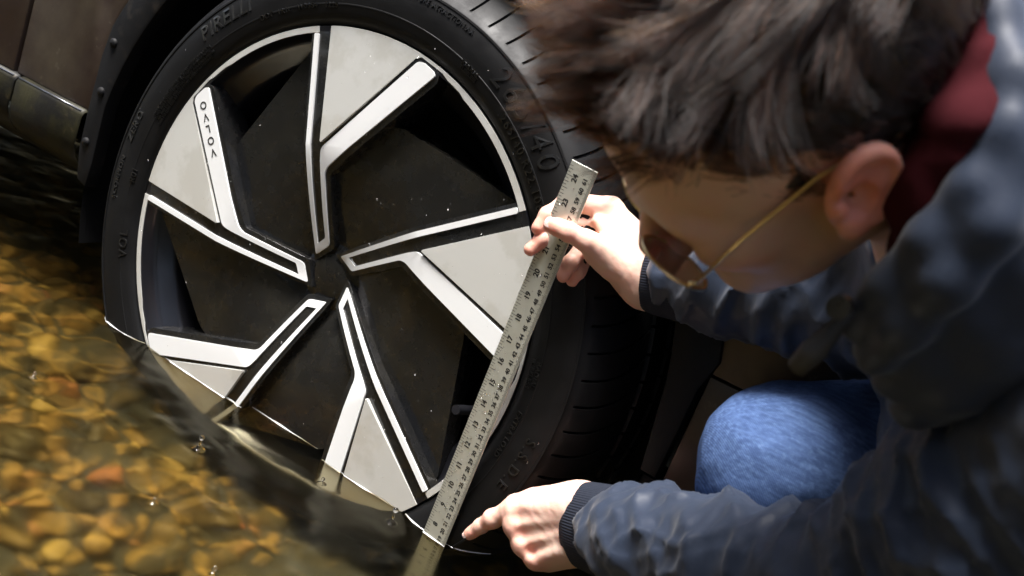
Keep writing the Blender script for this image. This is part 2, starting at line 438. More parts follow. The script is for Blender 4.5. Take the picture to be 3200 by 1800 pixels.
# ------------------------------------------------------------------ the car and its wheel
car = empty('parked_car', (0, .02, -.385))
tag(car, 'muddy brown car standing with its wheel in the stream', 'car')
car.location = (0, 0, 0)
def face(r):
    u = min(max((r - .03) / .118, 0), 1); return .022 - .029 * (u * (1.35 - .35 * u))
def round_poly(pts, rad):
    out_ = []; n = len(pts)
    rad = rad if hasattr(rad, '__len__') else [rad] * n
    for i in range(n):
        p0, p1, p2 = (np.array(pts[(i + k) % n], float) for k in (-1, 0, 1))
        a = p0 - p1; b = p2 - p1; la, lb = np.linalg.norm(a), np.linalg.norm(b); a /= la; b /= lb
        r_ = min(rad[i], la * .45, lb * .45)
        if r_ < .05 or abs(a @ b + 1) < .004: out_.append(tuple(p1)); continue
        for t_ in (0, .25, .5, .75, 1):
            q = (1 - t_) ** 2 * (p1 + a * r_) + 2 * t_ * (1 - t_) * p1 + t_ ** 2 * (p1 + b * r_); out_.append(tuple(q))
    return out_
def prism(name, poly_mm, yoff, thick, bevel, mt, parent, k=0, yfun=None, cuts=True, seg=2):
    bm = bmesh.new()
    vs = [bm.verts.new((x / 1000, 0, z / 1000)) for x, z in poly_mm]
    f = bm.faces.new(vs); bm.normal_update()
    if f.normal.y > 0: f.normal_flip()
    bmesh.ops.triangulate(bm, faces=bm.faces[:])
    if cuts:
        ax = Vector((math.cos(R(105)), 0, math.sin(R(105))))
        for ro in np.arange(.02, .16, .0145):
            bmesh.ops.bisect_plane(bm, geom=bm.verts[:] + bm.edges[:] + bm.faces[:], dist=1e-6, plane_co=ax * ro, plane_no=ax)
    yf = yfun or (lambda x, z: face(math.hypot(x, z)))
    for v in bm.verts: v.co.y = yf(v.co.x, v.co.z) + yoff
    front = bm.faces[:]
    bound = [e for e in bm.edges if len(e.link_faces) == 1]
    ex = bmesh.ops.extrude_edge_only(bm, edges=bound)
    for v in [g_ for g_ in ex['geom'] if isinstance(g_, bmesh.types.BMVert)]: v.co.y += thick
    bmesh.ops.recalc_face_normals(bm, faces=bm.faces[:])
    if bevel:
        fs = set(front); es = [e for e in bm.edges if e.is_valid and len(e.link_faces) == 2 and sum(1 for ff in e.link_faces if ff in fs) == 1]
        bmesh.ops.bevel(bm, geom=es, offset=bevel, segments=seg, profile=.5, affect='EDGES', clamp_overlap=True)
    bm.normal_update()
    a = -R(72) * k; ca, sa = math.cos(a), math.sin(a)
    for v in bm.verts:
        x, z = v.co.x, v.co.z; v.co.x = x * ca - z * sa; v.co.z = x * sa + z * ca
    return bmobj(name, bm, mt, parent, sharp=19)

prof = [(.2838, .004), (.2838, -.0035), (.2832, -.0045), (.2765, -.0045), (.2755, -.002), (.2735, .010), (.268, .016), (.254, .026), (.249, .032), (.246, .05), (.243, .10), (.246, .21), (.27, .23), (.284, .235), (.286, .23), (.262, .19), (.262, .05), (.27, .02), (.2838, .004)]
V, F = lathe(prof, 180)
wheel = mobj('wheel', V, F, M['gloss_edge'], car, sharp=35)
tag(wheel, 'black alloy wheel with white angular spoke trim')
# hub dish
V, F = lathe([(.0005, .026), (.02, .0262), (.03, .029), (.05, .034), (.08, .036), (.12, .05), (.12, .075), (.0005, .075)], 60); mobj('hub_cover', V, F, M['gloss'], wheel, sharp=40)
V, F = lathe([(.0005, .125), (.19, .125), (.19, .15), (.0005, .15)], 72); mobj('brake_disc', V, F, M['brake'], wheel, sharp=30)
V, F = lathe([(.0005, .20), (.258, .20), (.258, .21), (.0005, .21)], 48); mobj('back_plate', V, F, M['dark'], wheel, sharp=30)

arm_poly = round_poly([(-105, 259), (-70, 138), (-31, 22), (-26, 9), (-3, 35), (-24.5, 116), (-22, 121), (75, 258), (73, 269.5)] + [(277.5 * math.cos(R(a)), 277.5 * math.sin(R(a))) for a in range(77, 113, 4)], [0, 10, 3, 2, 4, 4, 6, 4, 3] + [0] * 9)
trim_poly = round_poly([(-99.5, 257.3), (-64.5, 137.3), (-25, 17.2), (-9.6, 36), (-31.2, 115.5), (-29.6, 123.5), (70.3, 264), (66.5, 268), (51, 273), (44, 271.3), (-43.4, 141), (-40.6, 127.2), (-16.2, 42), (-25.2, 31.2), (-58.6, 139.6), (-93.2, 258.8)], [2, 20, 3, 4, 5, 7, 2, 1, 5, 3, 6, 5, 2, 1.5, 20, 2])
inlay = [(-81.3, 271.5), (-45.6, 149), (-43.8, 147.6), (39, 273.2), (46, 277)] + [((280.3 if a > 73 else 278.2 if a > 66 else 276.6) * math.cos(R(a)), (280.3 if a > 73 else 278.2 if a > 66 else 276.6) * math.sin(R(a))) for a in np.arange(78, 37.5, -2)] + [(283.6 * math.cos(R(a)), 283.6 * math.sin(R(a))) for a in np.arange(38, 106.8, 2)]
blade_poly = round_poly([(203, 176), (43, 197), (28, 194.5), (17, 182), (-46, 100), (-18, 14), (2, -10), (22, 20), (112, 92), (213, 166)], [4, 8, 8, 8, 2, 2, 2, 2, 2, 2])
slot_poly = round_poly([(-90.5, 258), (-55.8, 139.6), (-22.5, 34.5), (-17.5, 45), (-42.4, 128), (-47, 146), (-78.5, 259)], 2)
def blade_y(x, z):
    r = math.hypot(x, z); return max(.010, face(r) + .013)
for k in range(5):
    prism('spoke', arm_poly, .0022, .045, .003, M['gloss'], wheel, k, seg=3)
    prism('spoke_trim', trim_poly, 0, .005, .0009, M['trim'], wheel, k)
    prism('rim_inlay', inlay, 0, .006, .0007, M['silver'], wheel, k, yfun=lambda x, z: -.0098 + .0045 * max(0, min(1, (math.hypot(x, z) - .15) / .13)) ** 1.5, cuts=True)
    prism('blade_panel', blade_poly, 0, .03, .004, M['gloss'], wheel, k, yfun=blade_y, seg=2)
V, F = tube([at(1424, 1280, 1.045), at(1450, 1281, 1.06), at(1490, 1284, 1.09)], [.0052, .0055, .0055], 14)
mobj('valve_stem', V, F, M['gloss_edge'], wheel, sharp=40)

# tyre
tp = [(.2765, .006), (.2842, .001), (.2862, -.0035), (.2885, -.0040), (.2892, -.0048), (.2925, -.0072), (.298, -.0092), (.306, -.0107), (.3063, -.0111), (.3075, -.0111), (.3078, -.0108), (.316, -.0115), (.326, -.0115), (.3345, -.0103), (.3405, -.0086), (.3412, -.0096), (.3432, -.0092), (.344, -.0074), (.349, -.0040), (.3535, .0010), (.358, .0070), (.3625, .0135), (.367, .021), (.371, .030), (.3745, .040), (.3775, .051), (.3800, .064), (.3815, .076),
      (.3818, .078), (.374, .080), (.374, .088), (.3826, .090), (.3845, .12), (.3846, .128), (.376, .130), (.376, .140), (.3846, .142), (.3845, .15), (.3826, .180), (.374, .182), (.374, .190), (.3818, .192), (.3775, .219), (.371, .240), (.358, .263), (.344, .278), (.325, .281), (.30, .279), (.284, .27), (.262, .24)]
PITCH = 78
fr = [0, .2, .40, .435, .455, .53, .55, .59, .8]
angs = [(p + q) / PITCH * 2 * math.pi for p in range(PITCH) for q in fr]
V = []; F = []; mp = len(tp); na = len(angs)
for i, a in enumerate(angs):
    q = fr[i % len(fr)]
    for j, (r, y) in enumerate(tp):
        dep = 0
        if .349 <= r and .0 < y < .20 and .45 < q < .54:
            dep = .0045 * min(1, max(0, (y + .004) / .006))
        if y > .135: dep *= -1 if False else 1
        skew = .9 * ((min(max(y, 0), .08)) / .08) ** 1.6 * 2 * math.pi / PITCH
        # sink along the local normal (towards the axle and backwards on the shoulder)
        nr, ny = (.75, -.66) if y < .03 else (1, 0)
        rr, yy = r - nr * dep, y - ny * dep
        V.append((rr * math.cos(a + skew), yy, rr * math.sin(a + skew)))
for i in range(na):
    i2 = (i + 1) % na
    for j in range(mp - 1): F.append((i * mp + j, i * mp + j + 1, i2 * mp + j + 1, i2 * mp + j))
tyre = mobj('tyre', V, F, M['rubber'], wheel, sharp=38)
tag(tyre, 'black low-profile tyre with raised sidewall lettering')
def tyre_y(r):
    for (r0, y0), (r1, y1) in zip(tp[1:], tp[2:]):
        if r0 <= r <= r1: return y0 + (y1 - y0) * (r - r0) / (r1 - r0 + 1e-9)
    return -.01

# ------------------------------------------------------------------ writing
def text_mesh(s, size, extrude, bold=0., spacing=1.0, align='CENTER', shear=0.):
    cu = bpy.data.curves.new('text', 'FONT'); cu.body = s; cu.size = size; cu.extrude = extrude; cu.offset = bold; cu.space_character = spacing
    cu.align_x = align; cu.align_y = 'CENTER'; cu.resolution_u = 3; cu.shear = shear
    ob = bpy.data.objects.new('text', cu); col.objects.link(ob)
    bpy.context.view_layer.update(); dg = bpy.context.evaluated_depsgraph_get()
    me = bpy.data.meshes.new_from_object(ob.evaluated_get(dg))
    V = np.array([v.co for v in me.vertices]).reshape(-1, 3); F = [tuple(p.vertices) for p in me.polygons]
    bpy.data.objects.remove(ob); bpy.data.curves.remove(cu); bpy.data.meshes.remove(me)
    return V, F
def side_text(s, a_deg, r0, size, relief=.0011, **kw):
    V, F = text_mesh(s, size, relief, **kw)
    W = []
    for x, y, z in V:
        a = R(a_deg) - x / r0; r = r0 + y
        W.append((r * math.cos(a), tyre_y(min(r, .3435)) - z - .0001, r * math.sin(a)))
    return W, F
wheel_texts = [('PIRELLI', 134.5, .3265, .0250, dict(bold=.0003, spacing=1.1, shear=.1)), ('ZERO', 168.8, .330, .0150, dict(spacing=1.2)), ('SCORPION', 181, .3295, .0105, dict(spacing=1.15)),
    ('265/40', 54, .3245, .034, dict(spacing=1.28, shear=.15)), ('R22', 30.5, .3245, .034, dict(spacing=1.2, shear=.15)), ('.265/40.R22.106.', 47, .3015, .0135, dict(spacing=1.25)),
    ('TRACTION:AA', 77.2, .3345, .0078, dict(spacing=1.1)), ('TEMPERATURE A .', 87, .3345, .0078, dict(spacing=1.1)), ('RADIAL', 5, .3035, .0078, dict(spacing=1.1)), ('TUBELESS', 5, .2965, .0072, dict(spacing=1.1)), ('EXTRA LOAD', 351.5, .301, .0085, dict(spacing=1.15)),
    ('VOL', 195.8, .3025, .017, dict(spacing=1.2)), ('R01', 178.9, .3045, .0115, dict(spacing=1.1)), ('DOT  1R1L   W0354   1225', 115, .3055, .0085, dict(spacing=1.15)), ('RADIAL', 68.7, .306, .008, {}), ('TUBELESS', 68.7, .300, .006, {}), ('S.S.D.E', 348, .326, .016, dict(spacing=1.4))]
for q, (rr_, a_) in enumerate(((.3098, 152), (.3058, 152.6), (.3018, 152), (.2978, 153))):
    wheel_texts.append(('MAX LOAD 1000 KG (2205 LBS) AT MAX PERMIT INFLATION PRESSURE'[q * 3:q * 3 + 52], a_, rr_, .0044, dict(spacing=1.05)))
V, F = join([side_text(s, a, r, sz, **kw) for s, a, r, sz, kw in wheel_texts])
mobj('sidewall_lettering', V, F, M['letter'], wheel, smooth=False)['kind'] = 'stuff'
# tiny moulded dots on the sidewall and shoulder
parts = []
# word on one spoke trim
ltr = []
for i, ch in enumerate('VOLVO'):
    V, F = text_mesh(ch, .0135, .00005, bold=.0002)
    ltr.append((V, F))
# band of the spoke k=4: direction of the band in its own frame from elbow outwards
b0, b1 = np.array((-36.5, 132.)), np.array((57., 268.)); bd = (b1 - b0) / np.linalg.norm(b1 - b0)
A4 = -R(72) * 4; ca, sa = math.cos(A4), math.sin(A4)
parts = []
for i, (V, F) in enumerate(ltr):
    c = b0 + bd * (92 + i * 14.8)
    up = -bd; rt = np.array((up[1], -up[0]))            # letters stand with their heads to the hub
    W = []
    for x, y, z in V:
        p = c / 1000 + rt * x + up * y
        W.append((p[0] * ca - p[1] * sa, -.0073 - z, p[0] * sa + p[1] * ca))
    parts.append((W, F))
V, F = join(parts); mobj('wheel_lettering', V, F, M['ink'], wheel, smooth=False)

# ------------------------------------------------------------------ water drops helper
def drop_mesh(n_seg=8, rings=3):
    V = []; F = []
    for i in range(rings):
        e = i / rings * math.pi / 2
        for j in range(n_seg): a = 2 * math.pi * j / n_seg; V.append((math.cos(e) * math.cos(a), math.cos(e) * math.sin(a), math.sin(e)))
    V.append((0, 0, 1)); t = len(V) - 1
    for i in range(rings - 1):
        for j in range(n_seg): F.append((i * n_seg + j, i * n_seg + (j + 1) % n_seg, (i + 1) * n_seg + (j + 1) % n_seg, (i + 1) * n_seg + j))
    for j in range(n_seg): F.append(((rings - 1) * n_seg + j, (rings - 1) * n_seg + (j + 1) % n_seg, t))
    F.append(tuple(range(n_seg - 1, -1, -1)))
    return np.array(V), F
DV, DF = drop_mesh()
def drops(name, spots, parent):
    """spots = [(point, normal, radius, stretch along world down)]"""
    parts = []
    for p, n_, r, st in spots:
        n_ = np.array(n_, float); n_ /= np.linalg.norm(n_); d = np.array([0, 0, -1.]) - n_ * (-n_[2]); d /= np.linalg.norm(d) + 1e-9; e = np.cross(n_, d)
        parts.append((np.array(p) + DV[:, :1] * r * st * d + DV[:, 1:2] * r * e + DV[:, 2:] * r * .55 * n_, DF))
    V, F = join(parts); o = mobj(name, np.array(V), F, M['drop'], parent); o['kind'] = 'stuff'; return o
spots = []
for i in range(900):
    r = .285 * math.sqrt(random.random()); a = random.uniform(0, 6.28); x, z = r * math.cos(a), r * math.sin(a)
    if z < -.16: continue
    aa = (math.degrees(a) + 72 * 5) % 72; 
    spots.append(((x, z), random.choice([.0006, .0008, .0008, .001, .0014])))
wheel_drop_spots = spots

# ------------------------------------------------------------------ car body
YB = .02                                                # outer side plane
def side_plate(name, poly, y0, y1, mt, parent=car, bevel=.004, sharp=35):
    bm = bmesh.new(); vs = [bm.verts.new((x, y0, z)) for x, z in poly]; f = bm.faces.new(vs); bm.normal_update()
    if f.normal.y > 0: f.normal_flip()
    ex = bmesh.ops.extrude_face_region(bm, geom=[f]); 
    for v in [q for q in ex['geom'] if isinstance(q, bmesh.types.BMVert)]: v.co.y = y1
    bmesh.ops.recalc_face_normals(bm, faces=bm.faces[:])
    if bevel:
        es = [e for e in bm.edges if all(abs(v.co.y - y0) < 1e-6 for v in e.verts)]
        bmesh.ops.bevel(bm, geom=es, offset=bevel, segments=2, profile=.5, affect='EDGES')
    return bmobj(name, bm, mt, parent, sharp=sharp)
arc = lambda r, a0, a1, n=24: [(r * math.cos(R(a0 + (a1 - a0) * i / n)), r * math.sin(R(a0 + (a1 - a0) * i / n))) for i in range(n + 1)]
# black cladding round the arch, lower ends straight
side_plate('arch_cladding', arc(.425, 172, 10, 40) + [(.43, -.02), (.448, -.02), (.452, .08)] + arc(.475, 14, 160, 40) + [(-.452, .12), (-.452, .045), (-.450, -.01), (-.440, -.05), (-.420, -.055), (-.418, -.02)], YB, YB + .02, M['cladding'])
for x, z in ((-.434, .142), (-.434, .075), (-.438, .003), (-.40, .24)):
    V, F = lathe([(.0001, -.0045), (.004, -.004), (.0062, -.002), (.0065, 0)], 12); mobj('bolt', [(a + x, b + YB, c + z) for a, b, c in V], F, M['cladding'], car)
# fender and doors
side_plate('fender', [(-.612, .042), (-.4535, .042), (-.4535, .12)] + arc(.4765, 160, 20, 30) + [(.455, .10), (.60, .10), (.58, .5), (-.612, .62)], YB + .004, YB + .03, M['paint'])
side_plate('door', [(-1.55, .05), (-.618, .042), (-.618, .62), (-1.55, .66)], YB + .003, YB + .03, M['paint'])
side_plate('door', [(-2.4, .06), (-1.556, .05), (-1.556, .66), (-2.4, .66)], YB + .003, YB + .03, M['paint'])
side_plate('side_window', [(-2.3, .67), (-.85, .67), (-1.2, 1.1), (-2.3, 1.14)], YB + .06, YB + .08, M['glassdark'])
side_plate('cabin', [(-2.9, .2), (-2.9, 1.0), (-2.5, 1.2), (-1.25, 1.16), (-.75, .68), (.52, .52), (.60, .3), (.60, -.05), (.5, -.05), (.5, .52), (-.5, .52), (-.5, .0), (-2.4, .0)], YB + .031, 1.85, M['paint'], bevel=.02)
side_plate('bumper', [(.4535, -.02), (.62, -.02), (.60, .098), (.4555, .098)], YB + .006, YB + .05, M['paint'])
side_plate('bumper_lip', [(.425, -.10), (.61, -.10), (.62, -.024), (.432, -.024)], YB + .010, YB + .06, M['cladding'])
side_plate('underbody', [(-2.4, -.02), (-.46, -.02), (-.46, .0), (-2.4, .0)], YB + .06, 1.8, M['dark'], bevel=0)
# sill step: profile extruded along the car
def sill(x0, x1):
    YB_ = YB + .010
    prof_ = [(YB + .02, .044), (YB_ - .004, .0425), (YB_ - .012, .040), (YB_ - .0155, .034), (YB_ - .016, -.004), (YB_ - .010, -.022), (YB_ + .004, -.036), (YB_ + .05, -.062), (YB_ + .09, -.07)]
    V = [(x, y, z) for x in (x0, x0 + .003, x1 - .003, x1) for y, z in prof_]; n = len(prof_)
    for k in list(range(n)) + list(range(3 * n, 4 * n)): V[k] = (V[k][0], V[k][1] + .003, V[k][2] - .002)
    F = [(i * n + j, i * n + j + 1, (i + 1) * n + j + 1, (i + 1) * n + j) for i in range(3) for j in range(n - 1)]
    o = mobj('sill', V, F, M['sill'], car, sharp=50)
    V = [(x, YB - .0128, z) for x in (x0 + .004, x1 - .004) for z in (.0375, .0402)]; 
    e, f = tube([(x0 + .004, YB_ - .0125, .0395), (x1 - .004, YB_ - .0125, .0395)], .0013, 8); mobj('edge_highlight', e, f, M['sill_glint'], o)
    return o
sill(-.598, -.455); sill(-1.5, -.602)
# dark wheel housing behind the wheel
V, F = lathe([(.43, YB + .005), (.45, .12), (.45, .42), (.001, .42)], 80)
V = np.array(V); keep = [f for f in F if np.mean([V[i][2] for i in f]) > -.14]
mobj('wheel_housing', V, keep, M['dark'], car)

# ------------------------------------------------------------------ steel ruler standing in the water
RO = np.array([.23432855, .01005234, -.38229686]); RU = np.array([.0318431, -.03139804, .99899959]); RV = np.array([.996385, -.07776267, -.0342038])
top_ = RO + RU * .64
RO = CAM + (RO - CAM) * .986; top_ = CAM + (top_ - CAM) * .966
RLEN = np.linalg.norm(top_ - RO); RU = (top_ - RO) / RLEN; RS = RLEN / .64       # scale of a printed metre
RV = RV - RU * (RV @ RU); RV /= np.linalg.norm(RV); RN = np.cross(RV, RU)       # RN points to the photographer
if RN @ (CAM - RO) < 0: RN = -RN
RWID = .0311 * .977
def rul(s, w_, out_=0.): return RO + RU * (s * RS) + RV * (w_ * .977) + RN * out_
ruler = empty('steel_ruler', tuple(RO + RV * RWID / 2))
tag(ruler, 'long steel ruler with inch and centimetre marks held upright against the wheel', 'ruler')
th = .0006
V = [rul(s, w_, o_) for s in (0, .624) for w_ in (0, .0311) for o_ in (-th, th)]
bm = bmesh.new(); bv = [bm.verts.new(v - np.array(ruler.location)) for v in V]
for q in ((0, 1, 3, 2), (4, 6, 7, 5), (0, 4, 5, 1), (2, 3, 7, 6), (1, 5, 7, 3), (0, 2, 6, 4)): bm.faces.new([bv[i] for i in q])
bmesh.ops.recalc_face_normals(bm, faces=bm.faces[:]); bmesh.ops.bevel(bm, geom=bm.edges[:], offset=.0002, segments=1, affect='EDGES')
bmobj('blade', bm, M['steel'], ruler, sharp=30)
pt = []
def tick(s, w0, w1, wd):
    pt.append(([rul(s - wd, w0, th + .0001), rul(s + wd, w0, th + .0001), rul(s + wd, w1, th + .0001), rul(s - wd, w1, th + .0001)], [(0, 1, 2, 3)]))
for i in range(1, 24 * 16 + 8):
    L = .0088 if i % 16 == 0 else .0068 if i % 8 == 0 else .0052 if i % 4 == 0 else .004 if i % 2 == 0 else .0026
    if i % 2 == 0: tick(i * .0254 / 16, .0002, L, .00022)
for i in range(1, 623):
    tick(i * .001, .0308, .0308 - (.0052 if i % 10 == 0 else .0042 if i % 5 == 0 else .003), .00014)
V, F = join(pt); o = mobj('graduations', np.array(V), F, M['ink'], ruler, smooth=False); o['kind'] = 'stuff'
def numeral(s, txt, w_, size, bold):
    V, F = text_mesh(txt, size, 0, bold=bold)
    return [rul(s + x, w_ - y, th + .00012) for x, y, z in V], F
nums = [numeral(k * .0254 - .0007, str(k), .0106, .0082, .00032) for k in range(1, 25)]
V, F = join(nums); mobj('inch_numerals', np.array(V), F, M['ink'], ruler, smooth=False)['kind'] = 'stuff'
nums = [numeral(k * .01 + .0004, str(k), .0222, .0066, .00026) for k in range(1, 62)]
V, F = join(nums); mobj('centimetre_numerals', np.array(V), F, M['ink'], ruler, smooth=False)['kind'] = 'stuff'
sp = []
for i in range(170):
    s = random.choice([random.uniform(.21, .42), random.uniform(.22, .6)]); w_ = random.uniform(.003, .029)
    sp.append((rul(s, w_, th), RN, random.choice([.0004, .0005, .0006, .0008, .0012]), random.uniform(1, 1.5)))
drops('water_drops', sp, ruler)
for o in bpy.data.objects:
    if o.type == 'MESH' and o.parent in (ruler, wheel): o.cycles.is_caustics_receiver = True

# ------------------------------------------------------------------ the crouching person
def ruler_depth(u, v):
    d = at(u, v, 1.) - CAM; s = ((RO - CAM) @ RN) / (d @ RN); return float(RW[2] @ (d * s))
def bounds(pts, pad):
    pts = np.array(pts); return pts.min(0) - pad, pts.max(0) + pad

# ---- right hand, holding the ruler between thumb and fingers
def A(x, y, dd): 
    u, v = 1580 + x * .3795, 450 + y * .3795
    return at(u, v, RD + dd)
RD = ruler_depth(1580 + 420 * .3795, 450 + 640 * .3795)
hA = dict(
    thumb=([A(376, 668, -.0105), A(430, 685, -.0125), A(515, 722, -.0155), A(665, 800, -.013), A(900, 945, .004)], [.0077, .0086, .0088, .0108, .019]),
    index=([A(268, 692, .0085), A(345, 585, .0105), A(505, 475, .017), A(860, 535, .030)], [.0068, .0076, .0088, .0125]),
    middle=([A(205, 868, .012), A(300, 790, .012), A(500, 655, .022), A(875, 650, .040)], [.0066, .0074, .0086, .013]),
    ring=([A(474, 1085, .014), A(530, 985, .012), A(640, 850, .020), A(890, 775, .045)], [.0068, .0074, .0084, .0125]),
    pinky=([A(548, 1128, .024), A(605, 1050, .022), A(700, 940, .028), A(905, 900, .046)], [.0060, .0066, .0074, .0115]))
wA1, wA2 = A(1185, 965, .006), A(1190, 1165, .000)
eA = at(2795, 965, .80)
def hand_A(P):
    palm = smin(rcone(P, A(870, 560, .032), wA1, .013, .021), rcone(P, A(890, 690, .042), wA1, .0135, .021), .012)
    palm = smin(palm, rcone(P, A(895, 800, .044), wA2, .0135, .019), .012)
    palm = smin(palm, rcone(P, A(905, 910, .044), wA2, .013, .019), .012)
    palm = smin(palm, rcone(P, A(745, 900, .004), A(1030, 1040, .000), .0115, .021), .012)       # ball of the thumb
    palm = smin(palm, rcone(P, A(760, 640, .016), A(960, 840, .012), .006, .018), .012)          # web
    palm = smin(palm, rcone(P, A(860, 1020, .034), A(1100, 1180, .006), .010, .017), .012)       # heel of the hand
    palm = smin(palm, smin(rcone(P, wA1, eA, .022, .036), rcone(P, wA2, eA, .020, .036), .012), .014)
    best = palm
    for n_, (pts, rad) in hA.items():
        fgr = chain(P, pts, rad, .003)
        for j in (1, 2) if n_ != 'thumb' else (2,):          # slight knuckle swell
            fgr = smin(fgr, np.linalg.norm(P - pts[j], axis=1) - rad[j] * 1.03, .004)
        best = np.minimum(best, smin(palm, fgr, .007 if n_ != 'thumb' else .010))
    return best + .00025 * smoothnoise(P, .012, 8, 2)
lo, hi = bounds([p for pts, _ in hA.values() for p in pts] + [wA1, wA2, A(1420, 1080, -.03)], .028)
HA_V, HA_F = surface(hand_A, lo, hi, .0016)

# ---- left hand, pointing at the water line
def Bp(x, y, d): return at(1400 + x * .27599, 1400 + y * .27599, d - .03)
hB = dict(
    index=([Bp(252, 968, 1.035), Bp(375, 882, 1.027), Bp(505, 800, 1.018), Bp(770, 690, 1.006)], [.0066, .0075, .0084, .0125]),
    middle=([Bp(775, 880, 1.000), Bp(765, 925, 1.030), Bp(860, 960, 1.045), Bp(950, 930, 1.032)], [.0125, .0098, .0085, .008]),
    ring=([Bp(860, 1085, .996), Bp(845, 1115, 1.026), Bp(930, 1130, 1.042), Bp(1020, 1080, 1.03)], [.0118, .0092, .0082, .0075]),
    pinky=([Bp(990, 1250, .992), Bp(975, 1280, 1.016), Bp(1060, 1290, 1.030), Bp(1130, 1240, 1.022)], [.0102, .0082, .0072, .0068]),
    thumb=([Bp(1200, 1060, 1.018), Bp(1090, 900, 1.03), Bp(960, 800, 1.038)], [.013, .010, .0085]))
wB1, wB2 = Bp(1520, 690, .978), Bp(1540, 1040, .972)
elB = at(2650, 1890, .70)
def hand_B(P):
    palm = rcone(P, Bp(780, 690, 1.004), wB1, .0135, .0225)
    for p, r_, w_, rw in ((Bp(800, 870, .9995), .0125, wB1, .021), (Bp(880, 1075, .996), .0118, wB2, .020), (Bp(1010, 1235, .993), .0105, wB2, .019)):
        palm = smin(palm, rcone(P, p, w_, r_, rw), .012)
    palm = smin(palm, rcone(P, Bp(1150, 1270, 1.0), Bp(1400, 1180, .985), .0115, .0135), .012)
    palm = smin(palm, rcone(P, Bp(1000, 640, 1.002), Bp(1350, 640, .985), .0155, .0185), .012)
    palm = smin(palm, smin(rcone(P, wB1, elB, .022, .036), rcone(P, wB2, elB, .020, .036), .012), .014)
    best = palm
    for n_, (pts, rad) in hB.items():
        fgr = chain(P, pts, rad, .003)
        if n_ == 'index': fgr = smin(fgr, np.linalg.norm(P - pts[2], axis=1) - rad[2] * 1.02, .006)
        best = np.minimum(best, smin(palm, fgr, .007))
    # tendon hollows between the knuckles
    for a_, b_ in (((790, 785), (1150, 790)), ((830, 985), (1180, 940)), ((940, 1165), (1230, 1080))):
        best = smax(best, -rcone(P, Bp(*a_, .9825), Bp(*b_, .960), .0030, .001), .010)
    return best + .00025 * smoothnoise(P, .012, 9, 2)
lo, hi = bounds([p for pts, _ in hB.values() for p in pts] + [wB1, wB2, Bp(1800, 900, .96)], .03)
HB_V, HB_F = surface(hand_B, lo, hi, .0016)

# ---- head, in its own frame (f forward, l left, u up; origin between the ears)
HFv = np.array([-.798, .478, .367]); HFv /= np.linalg.norm(HFv)
HUv = np.array([-.589, -.49, -.642]); HUv -= HFv * (HUv @ HFv); HUv /= np.linalg.norm(HUv)
HLv = np.cross(HUv, HFv); HO = np.array([.1624, -.1043, .5657])
HB_ = np.stack([HFv, HLv, HUv])                      # rows: local axes in camera coordinates
def head_to_world(Q): return CAM + (np.asarray(Q) @ HB_ + HO) @ RW
def world_to_head(P): return ((np.asarray(P) - CAM) @ RW.T - HO) @ HB_.T
def both(fn, P):
    Q = P.copy(); Q[:, 1] = np.abs(Q[:, 1]); return fn(Q)
ea, eb = R(24), R(12)
EAR_AX = np.array([[math.cos(ea), 0, math.sin(ea)], [0, 1, 0], [-math.sin(ea), 0, math.cos(ea)]]) 
er = np.array([[math.cos(eb), math.sin(eb), 0], [-math.sin(eb), math.cos(eb), 0], [0, 0, 1]])
EAR_M = er @ EAR_AX
def ear_sdf(Q):
    q = (Q - np.array([-.008, .083, .004])) @ EAR_M.T * np.array([.94, 1, 1.14])
    rr = np.hypot(q[:, 0] / .0185, (q[:, 2] - .002) / .031)
    d = ell(q, (0, 0, .002), (.0195, .0058, .0325))
    ring_r = np.sqrt((np.hypot(q[:, 0] * 1.72, q[:, 2] - .002) - .0285) ** 2 * .55 + (q[:, 1] - .003) ** 2) - .0042
    keep = q[:, 0] * .9 - q[:, 2] * .5 - .010
    d = smin(d, smax(ring_r, keep, .006), .003)
    d = smax(d, -ell(q, (.004, .007, -.004), (.0105, .0105, .0150)), .003)
    d = smax(d, -ell(q, (-.004, .0075, .014), (.010, .0045, .010)), .003)
    d = smin(d, ell(q, (.003, .001, -.027), (.009, .0055, .009)), .004)
    d = smin(d, ell(q, (.013, .003, -.006), (.004, .004, .006)), .003)
    return d
def half(Q):
    d = ell(Q, (-.008, 0, .047), (.101, .0765, .083))
    d = smin(d, ell(Q, (.030, 0, .020), (.068, .066, .070)), .03)
    d = smin(d, ell(Q, (.042, 0, -.040), (.052, .054, .064)), .03)
    d = smin(d, rcone(Q, (-.002, .053, -.040), (.072, .012, -.088), .017, .017), .03)
    d = smin(d, ell(Q, (.080, 0, -.090), (.017, .020, .018)), .02)
    d = smin(d, ell(Q, (.064, .040, -.018), (.026, .024, .026)), .02)
    d = smin(d, rcone(Q, (.095, .008, .012), (.080, .045, .012), .0105, .010), .014)
    d = smin(d, rcone(Q, (.095, 0, .002), (.118, 0, -.038), .0075, .0105), .010)
    d = smin(d, ell(Q, (.105, .011, -.042), (.011, .008, .008)), .006)
    d = smax(d, -ell(Q, (.100, .032, -.008), (.014, .017, .012)), .012)
    d = smin(d, ell(Q, (.080, .032, -.008), (.013, .0135, .0115)), .004)
    d = smin(d, rcone(Q, (.098, 0, -.066), (.088, .022, -.069), .0058, .003), .006)
    d = smin(d, rcone(Q, (.096, 0, -.076), (.087, .020, -.073), .0062, .003), .006)
    d = smin(d, ear_sdf(Q), .006)
    return d
def head_sdf(P):
    d = both(half, P)
    d = smin(d, rcone(P, (-.028, 0, -.02), (-.062, 0, -.165), .054, .062), .03)
    return d
HD_V, HD_F = surface(head_sdf, (-.135, -.112, -.20), (.14, .112, .145), .0025)
HD_V = head_to_world(HD_V)

